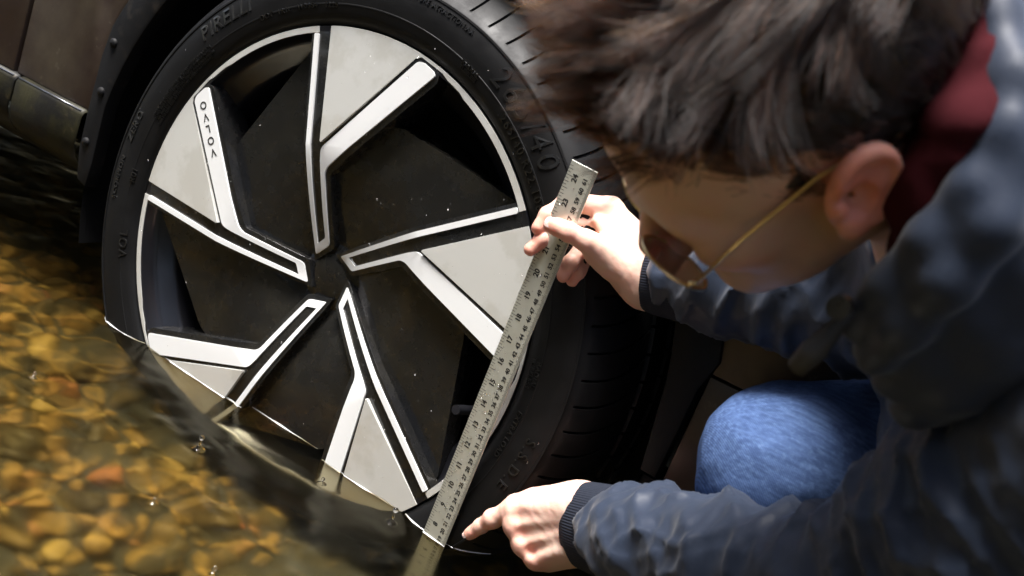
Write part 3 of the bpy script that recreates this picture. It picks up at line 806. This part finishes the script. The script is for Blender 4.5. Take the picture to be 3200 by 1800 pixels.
person = empty('person', tuple(atc(.42, .5, .95)))
tag(person, 'crouching person in navy jacket, jeans and gold glasses, measuring the water', 'person')
def stack(parts):
    V = []; F = []; o = 0
    for v, f in parts: V.append(np.asarray(v)); F.append(np.asarray(f) + o); o += len(v)
    return np.concatenate(V), np.concatenate(F)
# forearms and upper body core under the clothes carry the hands and the head
CN = np.array([.322, -.025, .68]); SL = np.array([.345, .075, .535]); SR = np.array([.31, -.135, .80]); PEL = np.array([.58, .34, .90])
wpt = lambda c: CAM + np.asarray(c) @ RW
cN, sL, sR, pel = wpt(CN), wpt(SL), wpt(SR), wpt(PEL)
def core(P):
    d = smin(chain(P, [wB1 + (elB - wB1) * .35, elB, sL], [.028, .034, .042], .02), chain(P, [wA1 + (eA - wA1) * .35, eA, sR], [.028, .034, .042], .02), .02)
    d = smin(d, chain(P, [cN, cN * .5 + pel * .5, pel], [.06, .09, .10], .03), .04)
    d = smin(d, rcone(P, sL, sR, .05, .05), .04)
    return smin(d, rcone(P, cN, head_to_world((-.04, 0, -.08)), .056, .05), .03)
lo, hi = bounds([wB1, elB, sL, sR, eA, pel, cN], .13)
CO_V, CO_F = surface(core, lo, hi, .012)
V, F = stack([(HD_V, HD_F), (HA_V, HA_F), (HB_V, HB_F), (CO_V, CO_F)])
body = mobj('body', V, F, M['skin'], person)
bv = np.empty(len(body.data.vertices) * 3); body.data.vertices.foreach_get('co', bv); bv = bv.reshape(-1, 3) + np.array(person.location)
hq = world_to_head(bv)
gs = lambda c, r_: np.exp(-(((hq - np.array(c)) / np.array(r_)) ** 2).sum(1))
flush = np.zeros(len(bv))
for sg in (1, -1): flush = np.maximum(flush, .95 * gs((-.010, sg * .092, .006), (.034, .017, .045))); flush = np.maximum(flush, .35 * gs((.075, sg * .045, -.03), (.03, .03, .025)))
flush = np.maximum(flush, .7 * gs((.115, 0, -.038), (.02, .02, .02))); flush = np.maximum(flush, .75 * gs((.098, 0, -.070), (.016, .026, .010)))
for hh in (hA, hB):
    for nm_, (pts, rad) in hh.items():
        flush = np.maximum(flush, .5 * np.exp(-(np.linalg.norm(bv - pts[0], axis=1) / .016) ** 2))
        if nm_ != 'thumb': flush = np.maximum(flush, .28 * np.exp(-(np.linalg.norm(bv - pts[2], axis=1) / .012) ** 2))
nz_ = smoothnoise(hq, .02, 91, 2)
stub = np.clip((-.030 - hq[:, 2] + .25 * np.clip(hq[:, 0] - .03, -1, 1) * 0 + .008 * nz_) / .03, 0, 1) * np.clip((hq[:, 0] - .004) / .02, 0, 1) * (hq[:, 2] > -.14) * (np.linalg.norm(hq, axis=1) < .17)
stub = np.maximum(stub, np.clip(1 - np.abs(hq[:, 0] - .024) / .016, 0, 1) * np.clip((.02 - hq[:, 2]) / .03, 0, 1) * (hq[:, 2] > -.06) * (np.linalg.norm(hq, axis=1) < .12) * .8)
for nm_, arr in (('flush', flush), ('stubble', stub * .75)):
    a_ = body.data.attributes.new(nm_, 'FLOAT', 'POINT'); a_.data.foreach_set('value', arr.astype(np.float32))
tag(body, 'bare head and hands with pale skin')
# nails
def nail(c, tdir, nrm, ln, wd):
    tdir = tdir / np.linalg.norm(tdir); nrm = nrm - tdir * (nrm @ tdir); nrm /= np.linalg.norm(nrm); e = np.cross(tdir, nrm)
    V = []; n1, n2 = 7, 7
    for i in range(n1):
        for j in range(n2):
            s, t_ = -1 + 2 * i / (n1 - 1), -1 + 2 * j / (n2 - 1)
            w_ = wd * (1 - .25 * max(0, s) ** 3 - .12 * max(0, -s) ** 3)
            V.append(c + tdir * s * ln + e * t_ * w_ + nrm * (-.0022 * t_ * t_ - .0008 * s * s))
    return V, [(i * n2 + j, (i + 1) * n2 + j, (i + 1) * n2 + j + 1, i * n2 + j + 1) for i in range(n1 - 1) for j in range(n2 - 1)]
tip = hB['index'][0][0]; td = tip - hB['index'][0][1]; td /= np.linalg.norm(td)
nb = camvec(-.15, -.75, -.65)
nb = nb - td * (nb @ td); nb /= np.linalg.norm(nb)
V, F = nail(tip + td * .0005 + nb * .0060, td, nb, .0062, .0050); mobj('fingernail', np.array(V), F, M['nail'], person)
tip = hA['thumb'][0][0]; td = tip - hA['thumb'][0][2]; td /= np.linalg.norm(td); nb = camvec(.05, -.35, -.93); nb = nb - td * (nb @ td); nb /= np.linalg.norm(nb)
V, F = nail(tip - td * .001 + nb * .0076, td, nb, .0066, .0060); mobj('fingernail', np.array(V), F, M['nail'], person)

# ---- jacket
def perp_frame(a, b):
    t_ = (b - a) / np.linalg.norm(b - a); u_ = np.cross(t_, np.array([.3, .2, 1.])); u_ /= np.linalg.norm(u_); return t_, u_, np.cross(t_, u_)
cB0 = wB1 * .5 + wB2 * .5; cA0 = wA1 * .5 + wA2 * .5
slB = [cB0 + (elB - cB0) * .16, cB0 + (elB - cB0) * .30, cB0 + (elB - cB0) * .62, elB, elB * .5 + sL * .5, sL]
slB_r = [.036, .043, .047, .055, .066, .072]
slA = [cA0 + (eA - cA0) * .17, cA0 + (eA - cA0) * .34, cA0 + (eA - cA0) * .65, eA, eA * .5 + sR * .5, sR]
slA_r = [.033, .040, .043, .047, .056, .066]
def folds(P, a, b, freq, amp, seed):
    """sharp slanting creases across a sleeve"""
    t_, u_, v_ = perp_frame(a, b); s = (P - a) @ t_; q = P - a - s[:, None] * t_; ph = np.arctan2(q @ v_, q @ u_)
    g_ = np.random.default_rng(seed); o = np.zeros(len(P))
    for j in range(4):
        k = g_.choice([-2, -1, 1, 2]); w_ = freq * g_.uniform(.9, 2.0); p0 = g_.uniform(0, 6.28)
        x = np.sin(2 * math.pi * s / w_ + k * ph + p0 + .9 * np.sin(2 * math.pi * s / (w_ * 2.7) + ph * 2 + j))
        gate = np.clip(.5 + .9 * np.sin(ph + p0 * 1.7 + s / .11), 0, 1)
        o += np.maximum(0, 1 - np.abs(x) * 1.1) ** 1.2 * gate
    return o * amp
def crumple(P, sc, seed): return (1 - np.minimum(1, np.abs(smoothnoise(P, sc, seed, 1)) * 1.6)) ** 2
def jacket(P):
    d1 = chain(P, slB, slB_r, .02)
    wB = np.clip(1.2 - np.linalg.norm(P - (slB[2] * .5 + elB * .5), axis=1) / .20, 0, 1)
    near = d1 < .05
    if near.any():
        x = np.zeros(len(P)); Pn = P[near]
        x[near] = folds(Pn, slB[0], elB, .06, .0048, 3) * (.3 + .7 * wB[near]) + .0035 * crumple(Pn, .09, 31) + .0015 * crumple(Pn, .045, 35)
        mU = np.clip(1.1 - np.linalg.norm(Pn - (elB * .55 + sL * .45), axis=1) / .16, 0, 1)
        x[near] += folds(Pn, elB, sL, .06, .008, 5) * mU
        d1 = d1 - x
    d2 = chain(P, slA, slA_r, .02)
    near = d2 < .05
    if near.any():
        x = np.zeros(len(P)); Pn = P[near]; x[near] = folds(Pn, slA[0], eA, .055, .0055, 6) + .003 * crumple(Pn, .08, 32) + .0015 * crumple(Pn, .04, 36); d2 = d2 - x
    t = chain(P, [cN + camvec(.05, .02, .02), wpt([.43, .16, .79]), wpt([.52, .32, .87])], [.098, .125, .150], .04)
    t = smin(t, chain(P, [sL, cN + camvec(.04, .02, 0), sR], [.075, .09, .075], .04), .04)
    t = smin(t, rcone(P, wpt([.34, .12, .76]), wpt([.345, .175, .78]), .05, .045), .025)      # hanging front panel
    t = t - .003 * crumple(P, .22, 33) - .0012 * crumple(P, .09, 34)
    d = smin(smin(t, d1, .025), d2, .025)
    nk = rcone(P, cN, head_to_world((-.045, 0, -.05)), .062, .075)                                # neck opening
    return smax(d, -nk, .012)
lo, hi = bounds([slB[0], slA[0], sL, sR, eA, elB, wpt([.46, .34, .85]), cN], .17)
V, F = surface(jacket, lo, hi, .0044, slack=2.0)
jk = mobj('jacket', V, F, M['jacket'], person)
tag(jk, 'crumpled navy nylon jacket')
# raised collar and hood edge
def dpt(x, y, d): return at(x * 1.2422, y * 1.2422, d)
colp = [dpt(2430, -130, .51), dpt(2500, 40, .49), dpt(2545, 200, .475), dpt(2530, 330, .47), dpt(2450, 470, .475), dpt(2340, 600, .49), dpt(2235, 720, .515), dpt(2150, 815, .54)]
col2 = [dpt(2570, 400, .47), dpt(2490, 560, .475), dpt(2380, 700, .49), dpt(2280, 810, .515), dpt(2200, 900, .54)]
def collar(P):
    d = chain(P, colp, [.012, .012, .013, .012, .011, .0105, .010, .009], .010)
    for k_, (o_, r_) in enumerate((((.012, .015, .014), .015), ((.028, .032, .026), .018), ((.050, .048, .040), .026), ((.078, .06, .06), .03))):
        w_ = .0015 * np.sin(np.arange(len(colp)) * (1.3 + .5 * k_) + k_)
        d = smin(d, chain(P, [q + camvec(o_[0] + w_[i_], o_[1], o_[2]) for i_, q in enumerate(colp)], [r_ * f_ for f_ in (1, 1, 1.05, 1, .9, .85, .75, .6)], .016), .013)
    d = smin(d, chain(P, col2, [.014, .014, .013, .012, .010], .012), .006)
    return d - .0006 * crumple(P, .1, 41)
lo, hi = bounds(colp + col2, .13)
V, F = surface(collar, lo, hi, .0045); mobj('hood', V, F, M['jacket'], person)
marp = [dpt(2360, -150, .53), dpt(2425, 30, .515), dpt(2460, 180, .505), dpt(2470, 300, .50), dpt(2425, 400, .50), dpt(2370, 500, .505), dpt(2310, 620, .52)]
def hoodie(P):
    d = chain(P, marp, [.026, .026, .025, .023, .020, .018, .016], .02)
    d = smin(d, chain(P, [dpt(2330, 440, .492), dpt(2420, 310, .48), dpt(2490, 200, .48)], [.009, .011, .011], .01), .012)
    return d - .004 * np.abs(smoothnoise(P * np.array([1, 1, 1.4]), .07, 42, 1)) - .0015 * smoothnoise(P, .03, 43, 1)
lo, hi = bounds(marp, .06)
V, F = surface(hoodie, lo, hi, .005); mobj('hoodie', V, F, M['maroon'], person)
V, F = tube([dpt(2150, 780, .53), dpt(2105, 820, .535), dpt(2050, 880, .54), dpt(2005, 925, .55)], [.004, .0045, .0075, .006], 10); mobj('drawstring', V, F, M['stringend'], person)
V, F = tube([dpt(2108, 775, .52), dpt(2120, 768, .535)], [.0065, .0065], 14); mobj('snap_button', V, F, M['gloss'], person, sharp=30)
# ribbed cuffs
def cuff(a, b, ra, rb, e1, e2):
    """a, b end centres; e1, e2 half-axis directions across"""
    V = []; F = []; n = 64; uvs = []
    rows = [(0., .90), (.0, 1.0), (.15, 1.03), (.5, 1.03), (.85, 1.03), (1., 1.0)]
    for s, k in rows:
        c = a + (b - a) * s
        for j in range(n):
            t_ = 2 * math.pi * j / n; rr = (ra + (rb - ra) * s); V.append(c + k * (e1 * math.cos(t_) * rr[0] + e2 * math.sin(t_) * rr[1]))
    for i in range(len(rows) - 1):
        for j in range(n): F.append((i * n + j, i * n + (j + 1) % n, (i + 1) * n + (j + 1) % n, (i + 1) * n + j)); uvs.append((i, j))
    o = mobj('cuff', np.array(V), F, M['cuff'], person)
    uv = o.data.uv_layers.new(name='UVMap')
    for p in o.data.polygons:
        j = p.index % n; i = p.index // n
        for li, (di, dj) in zip(p.loop_indices, ((0, 0), (0, 1), (1, 1), (1, 0))): uv.data[li].uv = ((j + dj) / n, (i + di) / 5.)
    return o
def cuff_on(w1, w2, el, s0, s1, r1, r2):
    c = w1 * .5 + w2 * .5; t_ = (el - c) / np.linalg.norm(el - c); e1 = w2 - w1; e1 -= t_ * (e1 @ t_); e1 /= np.linalg.norm(e1); e2 = np.cross(t_, e1)
    L = np.linalg.norm(el - c); return cuff(c + t_ * s0, c + t_ * s1, np.array(r1), np.array(r2), e1, e2)
cuff_on(wB1, wB2, elB, -.002, .055, (.0395, .0275), (.043, .033))
cuff_on(wA1, wA2, eA, .006, .055, (.0375, .0275), (.041, .033))

# ---- jeans and boots
knR, knL = wpt([.243, .160, .875]), wpt([.37, .44, .80])
hipR, hipL = wpt([.55, .140, .90]), wpt([.60, .40, .80])
ftR = np.array([knR[0] + .14, knR[1] + .16, BED_Z + .05]); ftL = np.array([knL[0] + .25, knL[1] + .05, BED_Z + .05])
def jeans(P):
    d = chain(P, [hipR, hipR * .45 + knR * .55, knR, knR * .4 + ftR * .6, ftR], [.095, .082, .070, .060, .05], .03)
    d = smin(d, ell(P, knR + camvec(-.002, .008, -.006), (.066, .066, .066)), .03); d = smin(d, ell(P, knR + camvec(-.026, -.022, -.006), (.041, .041, .041)), .02)
    d2 = chain(P, [hipL, hipL * .45 + knL * .55, knL, ftL], [.105, .088, .072, .055], .03)
    d = smin(d, d2, .03)
    k = np.clip(1 - np.linalg.norm(P - (knR * .68 + hipR * .32 + camvec(0, .03, -.06)), axis=1) / .14, 0, 1)
    n_ = .006 * smoothnoise(P, .09, 51, 2) * .5
    q = P - knR; a1 = camvec(.62, -.35, 0); s = q @ a1; t_ = q @ camvec(.5, .85, 0)
    n_ += .0075 * k * np.abs(np.sin(s / .014 + 1.2 * np.sin(t_ / .04)))
    return d - n_
lo, hi = bounds([hipR, hipL, knR, knL, ftR, ftL], .12)
V, F = surface(jeans, lo, hi, .006, slack=2.); mobj('jeans', V, F, M['denim'], person)
def boots(P):
    d = None
    for f_ in (ftR, ftL):
        tdir = np.array([-.95, -.2, 0]); b = f_.copy(); b[2] = BED_Z + .04
        e = smin(rcone(P, f_ + np.array([0, 0, .08]), b, .06, .05), rcone(P, b, b + tdir * .17, .045, .038), .03)
        d = e if d is None else np.minimum(d, e)
    return d
for f_ in (ftR, ftL):
    lo, hi = bounds([f_ + np.array([0, 0, .08]), f_ + np.array([-.18, -.04, -.05])], .09)
    bt = lambda P, f_=f_: smin(rcone(P, f_ + np.array([0, 0, .08]), np.array([f_[0], f_[1], BED_Z + .045]), .062, .05), rcone(P, np.array([f_[0], f_[1], BED_Z + .045]), np.array([f_[0] - .17, f_[1] - .035, BED_Z + .038]), .045, .036), .03)
    V, F = surface(bt, lo, hi, .008); mobj('boot', V, F, M['boot'], person)

# ---- hair: a close cap plus combed strands
def cap_sdf(P):
    d = ell(P, (-.010, 0, .050), (.104, .0795, .086))
    d = d + .0035 * smoothnoise(P, .03, 71, 2)
    # hairline: keep the crown, sides down to the ear, nape
    f_, l_, u_ = P[:, 0], np.abs(P[:, 1]), P[:, 2]
    line = np.interp(f_, [-.12, -.055, -.03, -.012, .010, .016, .034, .042, .060, .078, .092], [-.05, -.048, -.01, .034, .034, -.010, -.008, .002, .018, .056, .080])
    return smax(d, line - u_, .01)
V, F = surface(cap_sdf, (-.135, -.10, -.07), (.12, .10, .16), .004)
hair = mobj('hair', head_to_world(V), F, M['hairbase'], person)
tag(hair, 'short tousled dark brown hair')
CV = V
def hair_strands(N=30000, K=700):
    g = np.random.default_rng(77)
    nrm = []
    okv = np.where(ell(CV, (-.010, 0, .050), (.104, .0795, .086)) > -.004)[0]; idx = okv[g.integers(0, len(okv), N)]
    root = CV[idx] + g.normal(size=(N, 3)) * .0015
    gd = root[g.integers(0, N, K)]
    # nearest guide
    near = np.empty(N, int)
    for s in range(0, N, 3000): near[s:s + 3000] = ((root[s:s + 3000, None] - gd[None]) ** 2).sum(2).argmin(1)
    def flow(p):
        n_ = p - np.array([-.01, 0, .045]); n_ /= np.linalg.norm(n_, axis=1)[:, None]
        topw = np.maximum(np.clip((p[:, 2] - .055) / .05, 0, 1), np.clip((p[:, 0] - .05) / .03, 0, 1) * np.clip((.062 - np.abs(p[:, 1])) / .02, 0, 1))[:, None]; frontw = np.clip((p[:, 0] + .02) / .09, 0, 1)[:, None]
        side = np.sign(p[:, 1:2]) * np.array([[0, 1., 0]])
        fl = (np.array([[.9, 0, .2]]) * (1 - frontw) + np.array([[.5, 0, .9]]) * frontw) * topw + (1 - topw) * (np.array([[-.5, 0, -.8]]) * (1 - np.clip((p[:, 0:1] - .035) / .025, 0, 1)) + np.array([[-.7, 0, .45]]) * np.clip((p[:, 0:1] - .035) / .025, 0, 1) + .1 * side) + .45 * topw * side * np.clip(np.abs(p[:, 1:2]) / .05, 0, 1)
        back = np.clip((-p[:, 0] - .05) / .05, 0, 1)[:, None]
        fl = fl * (1 - back) + back * np.array([[-.3, 0, -1.]])
        return fl, n_, topw, frontw
    fg, ng, tg, wg = flow(gd)
    fg = fg + g.normal(size=(K, 3)) * .28; lift = g.uniform(.2, .65, (K, 1))
    ln_g = (.011 + .035 * tg - .010 * wg * tg) * g.uniform(.75, 1.3, (K, 1))
    f1, n1, t1, w1 = flow(root)
    fd = .35 * f1 + .65 * fg[near] + g.normal(size=(N, 3)) * .10
    fd -= n1 * (fd * n1).sum(1)[:, None] * (.8 - .6 * w1 * t1); fd /= np.linalg.norm(fd, axis=1)[:, None]
    ln = ln_g[near] * g.uniform(.7, 1.12, (N, 1)); lf = lift[near] * (.35 + .65 * t1)
    S = 7; pts = np.empty((N, S, 3))
    curl = np.cross(fd, n1) * g.normal(size=(N, 1)) * .12 + np.cross(fd, n1) * (g.normal(size=(K, 1)) * .25)[near]
    for i in range(S):
        s = i / (S - 1)
        p = root + ln * (fd * s + n1 * lf * (s - .62 * s * s) + curl * s * s) + np.array([0, 0, -1.]) * (ln * .04 * s * s)
        # draw tips towards the tip of their guide
        tipg = gd[near] + ln_g[near] * (fg[near] / np.linalg.norm(fg[near], axis=1)[:, None] * .85 + n1 * lf * .35)
        p = p + (tipg - p) * (.36 * s ** 1.6)
        # stay outside the skull
        q = (p - np.array([-.010, 0, .050])) / np.array([.106, .0815, .088]); rr = np.linalg.norm(q, axis=1)
        p = np.where((rr < 1)[:, None] & (p[:, 2:3] > -.03), np.array([-.010, 0, .050]) + (p - np.array([-.010, 0, .050])) / rr[:, None], p)
        pts[:, i] = p
    return pts
HP = hair_strands()
# eyebrow strokes
gb = np.random.default_rng(3); eb_ = []
for sgn in (1, -1):
    for i in range(160):
        t_ = gb.uniform(0, 1); p = np.array([.1005 - .018 * t_ ** 1.5, sgn * (.012 + .036 * t_), .015 + .004 * math.sin(t_ * 3) + gb.normal() * .0015]); d_ = np.array([-.25, sgn * .9, .25]) * .009
        eb_.append([p + d_ * j / 6 + np.array([.001, 0, 0]) for j in range(7)])
HP = np.concatenate([HP, np.array(eb_)])
hc = bpy.data.hair_curves.new('hair_strands'); hc.add_curves([7] * len(HP))
hw = head_to_world(HP.reshape(-1, 3)) - np.array(person.location)
hc.position_data.foreach_set('vector', hw.astype(np.float32).ravel())
ra = hc.attributes.new('radius', 'FLOAT', 'POINT') if 'radius' not in hc.attributes else hc.attributes['radius']
ra.data.foreach_set('value', np.tile(np.array([.00011, .00012, .00012, .00011, .0001, .00008, .00004]) * 1.05, len(HP)).astype(np.float32))
hm = bpy.data.materials.new('dark_hair'); hm.use_nodes = True; n = hm.node_tree; n.nodes.clear()
o_ = n.nodes.new('ShaderNodeOutputMaterial'); hb = n.nodes.new('ShaderNodeBsdfHairPrincipled'); hb.parametrization = 'MELANIN'
hb.inputs['Melanin'].default_value = .86; hb.inputs['Melanin Redness'].default_value = .5; hb.inputs['Roughness'].default_value = .34; hb.inputs['Radial Roughness'].default_value = .45
hb.inputs['Random Color'].default_value = .35; hb.inputs['Random Roughness'].default_value = .3
n.links.new(hb.outputs[0], o_.inputs[0]); hc.materials.append(hm)
ho = bpy.data.objects.new('hair_strands', hc); link(ho, hair); ho.parent = person; ho['kind'] = 'stuff'

# ---- glasses
gl = empty('eyeglasses', tuple(head_to_world((.108, .04, .01))))
tag(gl, 'thin gold wire eyeglasses worn by the crouching person', 'eyeglasses')
LC = {s: np.array([.107, s * .032, -.029]) for s in (1, -1)}
def rim_pts(s, n=40):
    P_ = []
    for j in range(n + 1):
        t_ = 2 * math.pi * j / n; y = .0230 * math.cos(t_); z = .0215 * math.sin(t_)
        P_.append(LC[s] + np.array([.36 * z - .004 * (y * s / .023), y, z]))
    return P_
M['lens'] = bpy.data.materials.new('lens_glass'); M['lens'].use_nodes = True
n = M['lens'].node_tree; n.nodes.clear(); o_ = n.nodes.new('ShaderNodeOutputMaterial'); mx = n.nodes.new('ShaderNodeMixShader'); tb = n.nodes.new('ShaderNodeBsdfTransparent'); gb_ = n.nodes.new('ShaderNodeBsdfGlossy'); fz = n.nodes.new('ShaderNodeFresnel')
gb_.inputs['Roughness'].default_value = .02; tb.inputs[0].default_value = (.90, .90, .92, 1); fz.inputs[0].default_value = 2.0
hz = n.nodes.new('ShaderNodeMixShader'); df = n.nodes.new('ShaderNodeBsdfDiffuse'); df.inputs[0].default_value = (.62, .64, .68, 1); hz.inputs[0].default_value = .10  # pale diffuse share paints in the greyish reflection on the lens
n.links.new(tb.outputs[0], hz.inputs[1]); n.links.new(df.outputs[0], hz.inputs[2])
n.links.new(fz.outputs[0], mx.inputs[0]); n.links.new(hz.outputs[0], mx.inputs[1]); n.links.new(gb_.outputs[0], mx.inputs[2]); g2 = n.nodes.new('ShaderNodeBsdfGlossy'); g2.inputs['Roughness'].default_value = .4; m2 = n.nodes.new('ShaderNodeMixShader'); m2.inputs[0].default_value = .22
n.links.new(mx.outputs[0], m2.inputs[1]); n.links.new(g2.outputs[0], m2.inputs[2]); n.links.new(m2.outputs[0], o_.inputs[0])
for s in (1, -1):
    rp = rim_pts(s)
    V, F = tube([head_to_world(p) for p in rp], .0011, 8, cap=False); mobj('rim', np.array(V), F, M['gold'], gl)
    c = LC[s] + np.array([-.002, 0, 0]); ring_ = rp[:-1]; V = [c + np.array([.003, 0, 0])] + [c + (p - c) * k for k in (.5, .97) for p in ring_]; nn = len(ring_)
    V = np.array(V); V[1:1 + nn, 0] += .002
    F = [(0, 1 + j, 1 + (j + 1) % nn) for j in range(nn)] + [(1 + j, 1 + nn + j, 1 + nn + (j + 1) % nn, 1 + (j + 1) % nn) for j in range(nn)]
    mobj('lens', head_to_world(V), F, M['lens'], gl)
    hinge = np.array([.096, s * .061, -.022])
    V, F = tube([head_to_world(p) for p in (rp[0 if s > 0 else 20], hinge + (.004, -s * .002, 0), hinge)], [.0014, .0016, .0018], 8); mobj('end_piece', np.array(V), F, M['gold'], gl)
    V, F = tube([head_to_world(p) for p in (hinge, np.array([.06, s * .0705, .001]), np.array([.008, s * .0800, .025]), np.array([-.012, s * .082, .028]), np.array([-.024, s * .080, .008]), np.array([-.028, s * .076, -.012]))], [.0012, .0012, .0012, .0012, .0014, .0014], 8); mobj('temple', np.array(V), F, M['gold'], gl)
    V, F = tube([head_to_world(p) for p in (LC[s] + (.0, -s * .018, -.006), LC[s] + (-.008, -s * .020, -.008), LC[s] + (-.012, -s * .0215, -.014))], [.0008, .0008, .0022], 6); mobj('nose_pad', np.array(V), F, M['gold'], gl)
V, F = tube([head_to_world(p) for p in (LC[1] + (.002, -.0225, .006), np.array([.117, 0, -.020]), LC[-1] + (.002, .0225, .006))], .0011, 8); mobj('bridge', np.array(V), F, M['gold'], gl)

# ------------------------------------------------------------------ rain drops on the wheel, the water's edge, splashes
from mathutils.bvhtree import BVHTree
def tree_of(objs):
    V = []; F = []
    for o in objs:
        b = len(V); V += [o.matrix_world @ v.co for v in o.data.vertices]; F += [tuple(i + b for i in p.vertices) for p in o.data.polygons]
    return BVHTree.FromPolygons(V, F)
bpy.context.view_layer.update()
wt = tree_of([wheel] + [o for o in wheel.children if o.name.split('.')[0] in ('spoke', 'spoke_trim', 'rim_inlay', 'blade_panel', 'hub_cover', 'tyre')])
def hit(x, z, y0=-.2):
    loc, nrm, i_, d_ = wt.ray_cast(Vector((x, y0, z)), Vector((0, 1, 0)))
    return (loc, nrm) if loc is not None else (None, None)
sp = []
for i in range(620):
    r = .285 * math.sqrt(random.random()) if i < 560 else random.uniform(.29, .345); a = random.uniform(0, 6.28); x, z = r * math.cos(a), r * math.sin(a)
    if z < WATER_Z + .012: continue
    loc, nrm = hit(x, z)
    if loc is None or loc.y > .06 or nrm.y > -.3: continue
    sp.append((loc, nrm, random.choice([.0003, .0003, .0004, .0005, .0007]), random.choice([1, 1.1, 1.3, 1.9])))
drops('water_drops', sp, wheel)
# the film of water climbing the wheel and the ruler, sky glint put into its colour
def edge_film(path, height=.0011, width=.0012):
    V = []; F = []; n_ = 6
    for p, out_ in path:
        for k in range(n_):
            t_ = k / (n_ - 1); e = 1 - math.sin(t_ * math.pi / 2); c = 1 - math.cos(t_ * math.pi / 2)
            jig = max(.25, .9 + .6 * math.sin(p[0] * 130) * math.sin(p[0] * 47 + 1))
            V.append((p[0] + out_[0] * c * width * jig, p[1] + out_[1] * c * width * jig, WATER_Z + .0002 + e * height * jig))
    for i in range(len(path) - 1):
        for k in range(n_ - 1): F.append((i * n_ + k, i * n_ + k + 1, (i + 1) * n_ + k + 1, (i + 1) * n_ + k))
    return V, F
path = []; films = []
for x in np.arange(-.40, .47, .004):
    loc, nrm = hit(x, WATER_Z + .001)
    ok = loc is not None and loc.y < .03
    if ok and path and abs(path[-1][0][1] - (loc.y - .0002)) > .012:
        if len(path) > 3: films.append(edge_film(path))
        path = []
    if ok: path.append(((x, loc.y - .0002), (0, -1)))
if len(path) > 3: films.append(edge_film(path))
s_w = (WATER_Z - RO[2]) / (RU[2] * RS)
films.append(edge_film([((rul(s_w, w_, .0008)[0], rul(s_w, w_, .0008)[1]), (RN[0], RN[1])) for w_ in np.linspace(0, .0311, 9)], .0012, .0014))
V, F = join(films); mobj('water_edge', np.array(V), F, M['edge_glint'], wat)
# drops jumping off the surface
def splash(u, v, h, r):
    p = on_water(u, v); prof_ = [(r * 2.6, -.001), (r * 1.5, h * .10), (r * .55, h * .35), (r * .34, h * .62), (r * .30, h * .72)]
    V = []; F = []; n_ = 12
    for rr, z in prof_:
        for j in range(n_): a = 2 * math.pi * j / n_; V.append((p[0] + rr * math.cos(a), p[1] + rr * math.sin(a), WATER_Z + z))
    for i in range(len(prof_) - 1):
        for j in range(n_): F.append((i * n_ + j, i * n_ + (j + 1) % n_, (i + 1) * n_ + (j + 1) % n_, (i + 1) * n_ + j))
    S, T = lathe([(math.sin(q) * r, -math.cos(q) * r) for q in np.linspace(.01, math.pi - .01, 9)], 12)
    S = [(a + p[0], b + p[1], c + WATER_Z + h) for a, b, c in S]
    return join([(V, F), (S, T)])
splashes = [splash(620, 1404, .014, .0030), splash(1222, 1634, .016, .0032), splash(106, 1176, .004, .0022), splash(668, 1788, .004, .0022), splash(480, 1570, .003, .0018), (splash(1005, 1512, .006, .0022))]
V, F = join(splashes); o = mobj('splashes', np.array(V), F, M['drop'], wat); o['kind'] = 'stuff'
